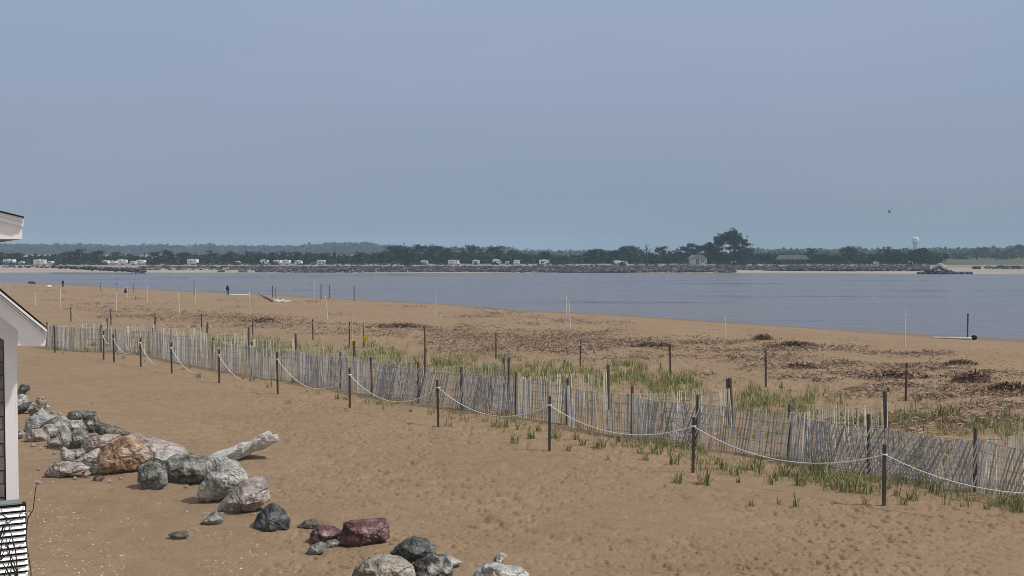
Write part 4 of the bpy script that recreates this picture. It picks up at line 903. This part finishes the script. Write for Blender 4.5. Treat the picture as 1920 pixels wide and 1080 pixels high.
tufts = [(1270, 905, 1), (1264, 870, 1.0), (1320, 907, 1.1), (1356, 880, .9), (1380, 892, .9), (1345, 870, .8), (1418, 880, 1.2), (1421, 893, .9), (1450, 908, 1), (1472, 892, 1.2), (1500, 911, .9), (1552, 900, 1.2), (1590, 921, 1.4), (1563, 917, .8), (1620, 925, .9), (1621, 945, .6),
         (1682, 928, .8), (1710, 937, 1.3), (1750, 924, 1.3), (1774, 945, .9), (1695, 945, .6), (1805, 932, .9), (1492, 948, .9), (1458, 945, .6), (1410, 948, .5), (1385, 905, .6), (1125, 838, .9), (1160, 828, .9), (1200, 849, 1.0), (1230, 850, .9), (1140, 862, .5), (1210, 862, .6), (1093, 834, .8),
         (1042, 822, .8), (1065, 845, .8), (1080, 824, .7), (1010, 808, .7), (994, 822, .9), (1000, 822, .7), (965, 830, .9), (935, 803, .8), (950, 800, .9), (969, 805, .8), (925, 800, .6), (876, 790, .6), (895, 780, .8), (843, 800, .7), (835, 798, .7), (685, 755, .7), (712, 757, .7), (745, 757, .7), (770, 772, .4),
         (633, 748, 1.0), (648, 750, .7), (594, 738, 1.2), (550, 717, .7), (541, 757, .5), (575, 735, .5), (505, 726, 1.2), (472, 715, 1.0), (455, 712, 1.0), (435, 705, .6), (372, 708, .6), (345, 693, 1.0), (355, 690, .8), (232, 672, .5), (272, 678, .5), (172, 758, .5), (1884, 945, .8), (1905, 960, .7), (1850, 955, .6), (1530, 888, 1.1), (1510, 885, .9), (1625, 905, .9), (1660, 915, .8),
         (1715, 765, 1.2), (1768, 782, 1.3), (1790, 778, 1.2), (1833, 792, .9), (1888, 785, 1.1), (1718, 752, 1), (1465, 728, .9), (1300, 703, .9), (1325, 705, .8), (1417, 760, 1.0), (1645, 745, .6), (1740, 790, .9), (1870, 800, .9), (1910, 792, 1)]
FM = [(1657, 'nearest rope stake'), (1299, 'second nearest rope stake'), (1030, 'third nearest rope stake'), (822, 'fourth nearest rope stake'), (656, 'fifth nearest rope stake'), (521, 'sixth nearest rope stake'), (411, 'seventh nearest rope stake'), (322, 'eighth nearest rope stake'), (214, 'close pair of rope stakes'), (1830, 'rightmost fence post')]
lab = ranked([(t[0], t) for t in tufts], FM, lambda t, o_, s_, m_: f"{'large' if t[2] >= 1.1 else 'thin' if t[2] < .75 else 'green'} tuft {'behind' if (t[1] < 805 and t[0] > 1290) else 'before'} the fence, {o_} to the {s_} of {m_}")
for i, (x, y, s) in enumerate(tufts):
    g = gp(x, y); o = bpy.data.objects.new('grass_tuft', tuft_mesh[rg.randrange(6)]); COL.objects.link(o); o.location = tuple(float(v) for v in g); o.rotation_euler = (0, 0, rg.random() * 6.28)
    o.scale = (s * 1.25, s * 1.25, s * 1.05 * rg.uniform(.85, 1.15)); tag(o, lab[i], 'grass tuft', 'single beach grass tufts')
# dense dune grass between the spurs (countless blades)
bands = [  # x0,x1,ycentre0,ycentre1,half-height px,count,height
 (110, 330, 640, 648, 7, 120, .40), (90, 300, 656, 664, 4, 70, .25), (330, 560, 638, 655, 8, 230, .45), (470, 560, 652, 664, 10, 120, .5), (585, 625, 655, 662, 6, 35, .6), (660, 800, 672, 690, 12, 200, .5), (690, 760, 655, 670, 8, 60, .5), (800, 960, 682, 700, 12, 300, .6),
 (930, 1140, 690, 715, 17, 280, .48), (1145, 1310, 704, 735, 17, 250, .45), (1150, 1240, 690, 705, 9, 110, .6), (1230, 1300, 712, 722, 8, 90, .5), (1380, 1500, 745, 770, 19, 190, .42), (1505, 1560, 745, 752, 9, 90, .65), (1400, 1700, 775, 800, 14, 130, .4), (1680, 1930, 780, 812, 20, 200, .4), (1000, 1180, 735, 760, 20, 70, .35), (1200, 1480, 770, 810, 24, 120, .35), (1500, 1830, 820, 870, 26, 130, .35),
 (700, 1190, 752, 830, 9, 110, .28), (1190, 1320, 832, 850, 9, 60, .3), (1650, 1930, 905, 950, 12, 80, .32), (1300, 1650, 870, 915, 12, 90, .3), (1480, 1640, 885, 915, 12, 70, .35)]
V = []; Fq = []
for x0, x1, ya, yb, hh, cnt, hgt in bands:
    for _ in range(int(cnt * 1.35)):
        x = rg.uniform(x0, x1); x += rg.gauss(0, 9); y = ya + (yb - ya) * (x - x0) / (x1 - x0) + rg.gauss(0, hh * .75)
        if float(vnoise(x * .035, y * .12, 77)) + .7 * float(vnoise(x * .11, y * .3, 78)) < -.10: continue
        g = gp(x, y); far = g[1] / 25; v, f = blades(rg.randrange(5, 14), .08, hgt * .95 * rg.uniform(.4, 1.1), .12, rg, .45, .006 * max(1, far * .8)); k = len(V)
        V += [(a + g[0], b + g[1], c + g[2]) for a, b, c in v]; Fq += [tuple(i + k for i in q_) for q_ in f]
o = bpy.data.objects.new('dune_grass', np_mesh('dune_grass', V, Fq, M['grass_dense'])); COL.objects.link(o); tag(o, 'patchy yellow-green dune grass growing between and behind the fence spurs', 'grass', kind='stuff')

# ------------------------------------------------------------------ wrack (washed-up dry reeds) and shells
def sticks(cx, cy, cz, n, sx, sy, sz, r, lmin=.06, lmax=.32, V=None, Fq=None, ang0=0, up=.25):
    for _ in range(n):
        x = cx + r.gauss(0, sx); y = cy + r.gauss(0, sy); z = cz(x, y) if callable(cz) else cz
        hz = abs(r.gauss(0, sz)); L = r.uniform(lmin, lmax); a = ang0 + r.gauss(0, .8); t = r.gauss(0, up)
        d = np.array((math.cos(a) * math.cos(t), math.sin(a) * math.cos(t), math.sin(t))) * L / 2; w = r.uniform(.010, .026)
        u = np.array((-math.sin(a), math.cos(a), .4)) * w; p = np.array((x, y, z + hz + .012)); k = len(V)
        V += [p - d - u, p + d - u * .5, p + d + u * .5, p - d + u]; Fq.append((k, k + 1, k + 2, k + 3))
rw = random.Random(17); V = []; Fq = []
def gz(x, y): return float(ground_z(x, y))
streaks = [(690, 800, 614, 4, 1.5), (640, 700, 622, 3, .7), (560, 660, 627, 2, .5), (800, 900, 620, 6, 1.0), (850, 940, 612, 4, .5), (480, 530, 603, 2.5, 1), (520, 565, 597, 2, .8), (455, 525, 600, 4, .9), (440, 500, 612, 4, .9), (350, 445, 592, 2.5, 1), (280, 470, 598, 2.5, 1.2), (240, 320, 593, 1.5, .6), (180, 260, 597, 2, .6), (320, 430, 613, 2, .8),
  (730, 780, 573, 1.5, 1), (780, 810, 574, 1.5, .5), (860, 960, 579, 1.2, .8), (900, 945, 586, 2, .8), (930, 975, 587, 2, .7), (870, 950, 592, 2, .5), (940, 1020, 594, 2, .6), (1040, 1100, 603, 2, 1.2), (985, 1020, 608, 2, .7), (1120, 1165, 620, 2, 1.0), (1120, 1172, 635, 3, 1.3), (1020, 1130, 628, 5, 1.2), (960, 1080, 620, 4, .8), (970, 1100, 640, 7, 1.6), (860, 980, 632, 7, 1.2), (800, 900, 640, 7, .9), (900, 1010, 650, 8, 1.1), (1000, 1130, 655, 8, 1.3), (820, 920, 655, 6, .6),
  (1100, 1240, 646, 4, 1.3), (1190, 1260, 650, 3, 1.6), (1180, 1330, 642, 2.5, .8), (1300, 1400, 641, 3, 1.1), (1330, 1372, 645, 2, 1.0), (1410, 1445, 634, 3, 1.0), (1380, 1420, 640, 2, .5), (1240, 1340, 655, 4, .6), (1340, 1480, 656, 5, .9), (1440, 1510, 648, 5, 1.8), (1500, 1540, 655, 3, .9), (1460, 1620, 652, 4, .6), (1440, 1500, 670, 4, .6), (1480, 1560, 688, 4, 1.2), (1540, 1600, 680, 3, .6), (1560, 1620, 655, 3, .7), (1615, 1700, 662, 3, .8), (1690, 1780, 664, 4, 1.5), (1560, 1700, 698, 4, .6), (1600, 1705, 706, 6, 2.2), (1695, 1760, 690, 4, 1.3), (1740, 1800, 683, 3, .6),
  (1590, 1670, 732, 3, .9), (1500, 1560, 712, 3, .9), (1440, 1520, 707, 3, .6), (1540, 1590, 700, 2, .4), (1640, 1720, 722, 5, .9), (1720, 1790, 745, 4, 1.2), (1730, 1830, 733, 5, .7), (1800, 1920, 738, 6, 1.0), (1820, 1925, 760, 6, 1.0), (1680, 1760, 780, 6, .9), (1550, 1640, 742, 3, .5), (1340, 1380, 668, 3, .6), (1180, 1220, 672, 2, .5), (1250, 1290, 668, 2, .4), (1300, 1335, 702, 2, .5), (1100, 1200, 672, 3, .4), (840, 980, 668, 4, .4), (1360, 1440, 672, 5, .8), (1380, 1460, 690, 5, .4), (1780, 1920, 700, 4, .3), (1560, 1920, 790, 12, .5),
  (10, 60, 541, 1.5, .5), (80, 130, 547, 1.5, .6), (100, 200, 573, 1.5, .5), (60, 160, 560, 1.5, .5), (170, 220, 554, 1.5, .6), (230, 290, 560, 1.5, .5), (290, 330, 570, 1.5, .6), (400, 480, 563, 2, .5), (550, 600, 567, 1.5, .5), (620, 640, 590, 1.2, .3), (570, 640, 565, 1, .4), (400, 470, 578, 1.3, .4)]
for x0, x1, yc, hh, dn in streaks:
    w = x1 - x0; n = int(w * hh * .17 * dn) + 6
    for _ in range(n):
        t = rw.random(); x = x0 + w * t; y = yc - (x - (x0 + x1) / 2) * .01 + 5 * float(vnoise(x * .045, yc * .3, 61)) + rw.gauss(0, hh * .75) * (.4 + .6 * math.sin(math.pi * t))
        g = gp(x, min(y, 930)); fs = max(1, g[1] / 45)
        sticks(g[0], g[1], gz, 3 if rw.random() < .5 else 6, .26 * fs, .22 * fs, .03 * fs, rw, .06, .26 * fs, V, Fq, 0, .4)
for _ in range(3800):           # thin scatter all over the wrack zone
    x = rw.uniform(200, 1950); yc = np.interp(x, [200, 700, 1200, 1600, 1950], [590, 625, 650, 690, 740]); y = yc + rw.gauss(0, 20 if x < 1000 else 30)
    if y < 572 or float(vnoise(x * .012, y * .06, 55)) < -.05: continue
    g = gp(x, y); sticks(g[0], g[1], gz, 2, .15, .1, .01, rw, .04, .16, V, Fq, 0, .2)
for x0, x1, ya, yb, cnt in ((690, 1320, 611, 650, 210), (420, 720, 590, 630, 130), (130, 470, 562, 616, 150), (1150, 1700, 640, 700, 150), (1450, 1930, 655, 745, 130), (820, 1180, 585, 612, 50)):
    for _ in range(int(cnt * .42)):        # long broken bands parallel to the water
        xc = rw.uniform(x0, x1); yc = ya + (yb - ya) * ((xc - x0) / (x1 - x0) * .5 + rw.random() * .5); ln = rw.uniform(12, 50)
        for _ in range(int(ln * .55)):
            x = xc + rw.uniform(-ln, ln); y = yc + (x - xc) * rw.uniform(-.03, .0) + rw.gauss(0, .8); g = gp(x, y); fs = max(1, g[1] / 45)
            sticks(g[0], g[1], gz, 2, .14 * fs, .06 * fs, .03 * fs, rw, .05, .20 * fs, V, Fq, 0, .35)
o = bpy.data.objects.new('wrack_line', np_mesh('wrack_line', V, Fq, M['wrack'])); COL.objects.link(o); tag(o, 'dark brown streaks of washed-up dry reeds scattered over the upper beach', 'wrack', kind='stuff')
heaps = [(1822, 716, 1.0, .5, .40, 'biggest heap of dry reeds, right of the nearest back row stake'), (1800, 684, .8, .3, .2, 'flat dark heap of reeds above the biggest heap'), (1895, 732, 1.2, .5, .28, 'wide reed heap at the right picture edge'), (1430, 637, .7, .4, .3, 'lone dark reed heap near the water right of centre'), (1680, 708, 1.4, .5, .25, 'long reed heap just left of the nearest back row stake'),
         (1490, 650, 1.5, .5, .26, 'reed heap left of the tall nearest white pole'), (1225, 650, 1.2, .5, .22, 'reed heap beyond the third nearest back row stake'), (495, 604, 1.3, .6, .28, 'reed heap below the driftwood trunk'), (1500, 690, .9, .4, .18, 'small reed heap right of the twig-topped stake'), (750, 614, 2.4, .7, .26, 'long dark reed bank right of the yellow signs')]
for x, y, sx, sy, sz, lb in heaps:
    g = gp(x, y); V = []; Fq = []; r = random.Random(x)
    for _ in range(int(340 * sx)):
        a = r.gauss(0, .42); b = r.gauss(0, .42); e = max(0, 1 - a * a - b * b)
        sticks(a * sx, b * sy, e * sz * r.uniform(.4, 1.0) - .01, 1, .02, .02, .015, r, .08, .30, V, Fq, r.uniform(0, 3.1), .6)
    m = MB(); nn = 14; VV = []; FF = []
    for i in range(nn + 1):
        for j in range(nn + 1):
            u, v = i / nn * 2 - 1, j / nn * 2 - 1; e = max(0, 1 - u * u - v * v); VV.append((u * sx * .9, v * sy * .9, e * sz * .6 * (1 + .5 * float(vnoise(u * 5, v * 5, x))) - .03))
    FF = [(i * (nn + 1) + j, (i + 1) * (nn + 1) + j, (i + 1) * (nn + 1) + j + 1, i * (nn + 1) + j + 1) for i in range(nn) for j in range(nn)]
    k = len(V); V += VV; Fq += [tuple(q_ + k for q_ in f) for f in FF]
    o = bpy.data.objects.new('reed_heap', np_mesh('reed_heap', V, Fq, M['wrack'])); COL.objects.link(o); o.location = tuple(float(v) for v in g); tag(o, lb, 'reed heap', 'heaps of washed-up dry reeds')
# shells and pebbles
rs = random.Random(5); m = MB()
def oct_(m, p, s, r):
    a = r.random() * 3; c, d = math.cos(a), math.sin(a); q_ = s * r.uniform(.5, 1)
    m.add([p + np.array(v) for v in ((c * s, d * s, 0), (-d * q_, c * q_, 0), (-c * s, -d * s, 0), (d * q_, -c * q_, 0), (0, 0, s * .7))], [(0, 1, 4), (1, 2, 4), (2, 3, 4), (3, 0, 4)])
cnt = 0
while cnt < 2000:
    if rs.random() < .72: x = rs.uniform(20, 620); y = rs.uniform(880, 1090); keep = .15 + .85 * (y - 880) / 200 * max(0, 1 - x / 760)
    elif rs.random() < .5: x = rs.uniform(200, 1920); y = rs.uniform(690, 1085); keep = .2
    else: x = rs.uniform(1300, 1920); y = rs.uniform(640, 800); keep = .5
    if rs.random() > keep or float(vnoise(x * .02, y * .05, 9)) < -.2: continue
    g = gp(x, y); g[2] += float(micro(g[0], g[1])) ; s = (.0055 + .018 * rs.random() ** 4) * (1 if y > 850 else 1.5); oct_(m, g + np.array((0, 0, .002)), s, rs); cnt += 1
tag(m.build('shell_fragments', M['shell']), 'pale shell fragments and pebbles scattered over the sand', 'shells', kind='stuff')

# ------------------------------------------------------------------ house at the left edge
ALP = R(27); EU = np.array((math.cos(ALP), math.sin(ALP))); EV = np.array((-math.sin(ALP), math.cos(ALP)))
C0 = at(33, 700, 9.5)[:2]
def hpv(x, y, v):
    """pixel -> (u, z) on the plane of the house front moved out by v"""
    d = ray(x, y); t = (EV.dot(C0) + v) / (EV[0] * d[0] + EV[1] * d[1]); P = d[:2] * t
    return (float(EU.dot(P - C0)), float(CAMZ + d[2] * t))
def hroot(name):
    return empty(name, (C0[0], C0[1], 0), ALP)
root = hroot('beach_house')
h0 = lambda x, y: hpv(x, y, 0)
UL = -3.2
m = MB(); m.prism([(UL, 0), (-.03, 0), (-.03, h0(33, 640)[1]), (UL, h0(33, 640)[1] + (-.03 - UL) * .80)], 0, 6.5); wall = m.build('wall', M['shingle'], root)
m = MB(); m.prism([(.0, h0(33, 655)[1]), (.0, h0(33, 592)[1]), (UL, h0(33, 592)[1] - UL * .80), (UL, h0(33, 655)[1] - UL * .80)], -.045, -.036); m.build('frieze_board', M['white'], wall)
m = MB(); cb = h0(8, 700)[0]
for k in range(34):
    z = .08 + k * .115; m.prism([(UL, z), (cb - .01, z), (cb - .01, z + .104), (UL, z + .104)], -.014 - .008 * (k % 2), -.001)
m.build('shingle_courses', M['shingle'], wall)
m = MB(); m.prism([(cb, .02), (-.022, .02), (-.022, h0(33, 626)[1]), (cb, h0(8, 606)[1])], -.035, .02)
m.prism([(-.0215, .02), (-.006, .02), (-.006, h0(33, 640)[1]), (-.0215, h0(33, 640)[1])], -.035, .12); m.build('corner_board', M['white'], root)
VF = -.30
hq = lambda x, y: hpv(x, y, VF)
m = MB(); m.prism([hq(-150, 426), hq(85, 620), hq(86, 640), hq(84, 648), hq(33, 648), hq(33, 619.5), hq(-150, 469)], VF, VF + .05); rake = m.build('rake_board', M['white'], root)
m = MB()
for off0, off1, pr in ((2, 8, .09), (9.5, 14, .05), (14.5, 19, .025)):
    m.prism([hq(-150, 420 + off0), hq(86, 614.5 + off0), hq(87, 614.5 + off1), hq(-150, 420 + off1)], VF - pr, VF - .001)
m.build('crown_moulding', M['white'], rake)
m = MB(); m.prism([hq(-150, 416), hq(86, 612), hq(88, 616), hq(-150, 420.5)], VF - .09, VF + 6.6); m.build('roof', M['roof'], root)
m = MB(); m.prism([hq(-150, 426), hq(82, 622), hq(80, 645), hq(35, 645), hq(33, 622), hq(-150, 460)], VF + .06, VF + .28); m.build('soffit', M['white'], root)
a = hq(86, 616); b = hq(83, 647); m = MB(); m.prism([(b[0] - .03, b[1]), (b[0], b[1]), (b[0], a[1]), (b[0] - .03, a[1])], VF + .29, VF + 6.4); m.build('fascia', M['white'], root)
tag(root, 'grey shingled house with white trim and a sloping black roof at the left picture edge', 'house')
root = hroot('porch_roof'); VU = -.8
hu = lambda x, y: hpv(x, y, VU)
m = MB(); m.prism([hu(-180, 366), hu(41, 418), hu(42, 448), hu(-180, 448)], VU, VU + 3.2); m.build('fascia', M['white'], root)
m = MB(); m.prism([hu(-180, 355), hu(43, 409), hu(43.5, 416), hu(-180, 362)], VU - .05, VU + 3.2); m.prism([hu(-180, 362.3), hu(44, 416.3), hu(43, 425), hu(-180, 371)], VU - .03, VU - .002); m.build('crown_moulding', M['white'], root)
m = MB(); m.prism([hu(-180, 350), hu(44, 406.5), hu(44, 409), hu(-180, 354.5)], VU - .07, VU + 3.25); m.build('roof', M['roof'], root)
cu, cz = hu(-130, 448)
for dv_ in (.4, 2.9):
    m = MB(); m.box((cu, VU + dv_, cz / 2), (.16, .16, cz)); m.build('porch_column', M['white'], root)
tag(root, 'white boxed roof eave with a thin dark top edge jutting into the sky at the left', 'porch roof')
# slatted white screen below
VS = -.95
hs = lambda x, y: hpv(x, y, VS)
root = hroot('slat_screen')
zt = hs(20, 946)[1]; xr2 = hs(47, 960)[0]; pitch_ = zt - hs(20, 957.4)[1]
m = MB(); m.box(((xr2 - .79), VS + .065, zt / 2), (1.60, .1, zt - .02)); m.build('gap_shade_sheet', M['black'], root)  # black sheet added as the shade seen in the gaps between slats
m = MB(); m.box(((xr2 - .82), VS + .06, zt + .004), (1.60, .14, .012)); m.build('top_rail', M['house_roof'], root)
k = 0
while zt - .02 - (k + 1) * pitch_ > .02 and k < 60:
    z = zt - .014 - (k + .5) * pitch_; xe = xr2 + .003 * math.sin(k * 2.1) + .0016 * k
    m = MB(); m.prism([(xe - 1.6, z - pitch_ * .27), (xe, z - pitch_ * .27), (xe, z + pitch_ * .27), (xe - 1.6, z + pitch_ * .27)], VS, VS + .006)
    vv = m.v[0]; vv[:, 1] += (vv[:, 2] - z) * .9
    m.build('slat', M['slatwhite'], root); k += 1
tag(root, 'white horizontal slat screen with black gaps at the foot of the corner board', 'slat screen')
# bare climbing shrub in front of the screen
YB = 8.3
def P3(x, y, dy=0): return at(x, y, YB + dy)
m = MB(); rt = random.Random(8); root0 = P3(20, 1500); root0[2] = 0
stems = [[(10, 1300), (30, 1150), (34, 1080), (28, 1030), (16, 985), (2, 955)], [(20, 1300), (16, 1120), (22, 1060), (18, 1030), (8, 1000)], [(30, 1300), (44, 1180), (36, 1090), (24, 1050), (12, 1032), (-6, 1024)], [(24, 1300), (10, 1150), (4, 1090), (20, 1046), (26, 1022)],
         [(5, 1300), (-6, 1100), (4, 1010), (10, 985), (14, 972)], [(34, 1300), (50, 1160), (40, 1100), (28, 1072), (20, 1050), (16, 1030)], [(-4, 1020), (6, 990), (22, 976), (36, 970)], [(30, 1110), (14, 1070), (2, 1050)], [(22, 1060), (30, 1074), (38, 1090)]]
for st in stems:
    pts = [P3(x + rt.uniform(-1, 1), y, rt.uniform(-.05, .05)) for x, y in st]
    if st[0][1] == 1300: pts = [np.array((pts[0][0], pts[0][1], 0.0))] + pts
    n = len(pts); m.tube(pts, [.008 * (1 - .75 * i / (n - 1)) for i in range(n)], 5)
    for _ in range(3):
        i = rt.randrange(1, n); p = pts[i]; m.tube([p, p + np.array((rt.uniform(-.09, .09), rt.uniform(-.04, .04), rt.uniform(.02, .12)))], [.004, .002], 4)
tag(m.build('bare_shrub', M['twig']), 'bare dark twigs climbing in front of the white slat screen', 'shrub')
t = empty('dried_flower', (P3(54, 1000)[0], YB, 0)); iv = (-P3(54, 1000)[0], -YB, 0)
m = MB(); b0 = P3(50, 1000); b0[2] = 0
m.tube([b0, P3(58, 1070), P3(48, 1010), P3(52, 972), P3(62, 956), P3(65, 930), P3(68, 908)], [.004, .004, .0035, .004, .004, .0035, .003], 5); m.build('stem', M['twig'], t, loc=iv)
for x, y, q_ in ((71, 904, .022), (53, 962, .026)):
    m = MB()
    for i in range(14): m.blob(P3(x + rt.gauss(0, 2.2), y + rt.gauss(0, 1.8), rt.gauss(0, .01)), (q_ * .45,) * 3, i, 6, 4, .2)
    m.build('flower_head', M['dryhead'], t, loc=iv)
tag(t, 'dried flower stalk with two pinkish heads beside the white slat screen', 'dried flower')

# ------------------------------------------------------------------ haze, sun and sky
m = MB(); m.box((0, 2000, 22), (5200, 4120, 56))
hz = m.build('haze', M['white']); hm = bpy.data.materials.new('haze'); hm.use_nodes = True; nt = hm.node_tree; nt.nodes.clear()
out = nt.nodes.new('ShaderNodeOutputMaterial'); pv = nt.nodes.new('ShaderNodeVolumePrincipled')
pv.inputs['Color'].default_value = (.50, .69, .88, 1); pv.inputs['Density'].default_value = .00042; pv.inputs['Anisotropy'].default_value = 0
nt.links.new(pv.outputs['Volume'], out.inputs['Volume']); hz.data.materials.clear(); hz.data.materials.append(hm); tag(hz, kind='stuff')

SUN_EL, SUN_AZ = R(54), R(104)          # azimuth clockwise from +Y
sd = bpy.data.lights.new('sun', 'SUN'); sd.energy = 3.0; sd.angle = R(3); sd.color = (1, .95, .88)
so = bpy.data.objects.new('sun', sd); COL.objects.link(so)
dv = Vector((math.sin(SUN_AZ) * math.cos(SUN_EL), math.cos(SUN_AZ) * math.cos(SUN_EL), math.sin(SUN_EL)))
so.rotation_euler = (-dv).to_track_quat('-Z', 'Y').to_euler()
w = bpy.data.worlds.new('World'); scene.world = w; w.use_nodes = True; nt = w.node_tree; bg = nt.nodes['Background']
sky = nt.nodes.new('ShaderNodeTexSky'); sky.sky_type = 'NISHITA'; sky.sun_disc = False; sky.sun_elevation = SUN_EL; sky.sun_rotation = SUN_AZ; sky.dust_density = 3; sky.air_density = 1.2
sc_ = nt.nodes.new('ShaderNodeMix'); sc_.data_type = 'RGBA'; sc_.blend_type = 'MULTIPLY'; sc_.inputs[0].default_value = 1; sc_.inputs[7].default_value = (.10, .10, .10, 1)
nt.links.new(sky.outputs[0], sc_.inputs[6])
# thin overcast veil: grey-blue, a little brighter towards the zenith, with broad faint cloud
tc = nt.nodes.new('ShaderNodeTexCoord'); sx = nt.nodes.new('ShaderNodeSeparateXYZ'); nt.links.new(tc.outputs['Generated'], sx.inputs[0])
veil = ramp(nt, sx.outputs['Z'], [(0, (.258, .318, .402)), (.10, (.284, .348, .472)), (.27, (.345, .420, .582)), (.42, (.42, .44, .49)), (1, (.47, .46, .45))])
mp = nt.nodes.new('ShaderNodeMapping'); mp.inputs['Scale'].default_value = (1.6, 1.6, 7); nt.links.new(tc.outputs['Generated'], mp.inputs['Vector'])
cl = noise(nt, mp.outputs[0], 1.4, 4, .5)
veil = mix(nt, 1.0, veil, ramp(nt, cl, [(.3, (.94, .965, .975)), (.7, (1.06, 1.035, 1.03))]), 'MULTIPLY')
mr = nt.nodes.new('ShaderNodeMapRange'); mr.inputs['From Min'].default_value = .1; mr.inputs['From Max'].default_value = -.9; nt.links.new(sx.outputs['Y'], mr.inputs['Value'])
veil = mix(nt, mr.outputs['Result'], veil, (.56, .55, .54))  # unseen sky behind the camera brightened to add light on camera-facing sides
fin = mix(nt, .9, sc_.outputs[2], veil)
nt.links.new(fin, bg.inputs['Color']); bg.inputs['Strength'].default_value = 1.0

scene.view_settings.view_transform = 'Standard'; scene.view_settings.look = 'None'; scene.view_settings.exposure = 0; scene.view_settings.gamma = 1
scene.cycles.volume_bounces = 1; scene.cycles.max_bounces = 5; scene.cycles.use_denoising = True; scene.cycles.filter_width = .85
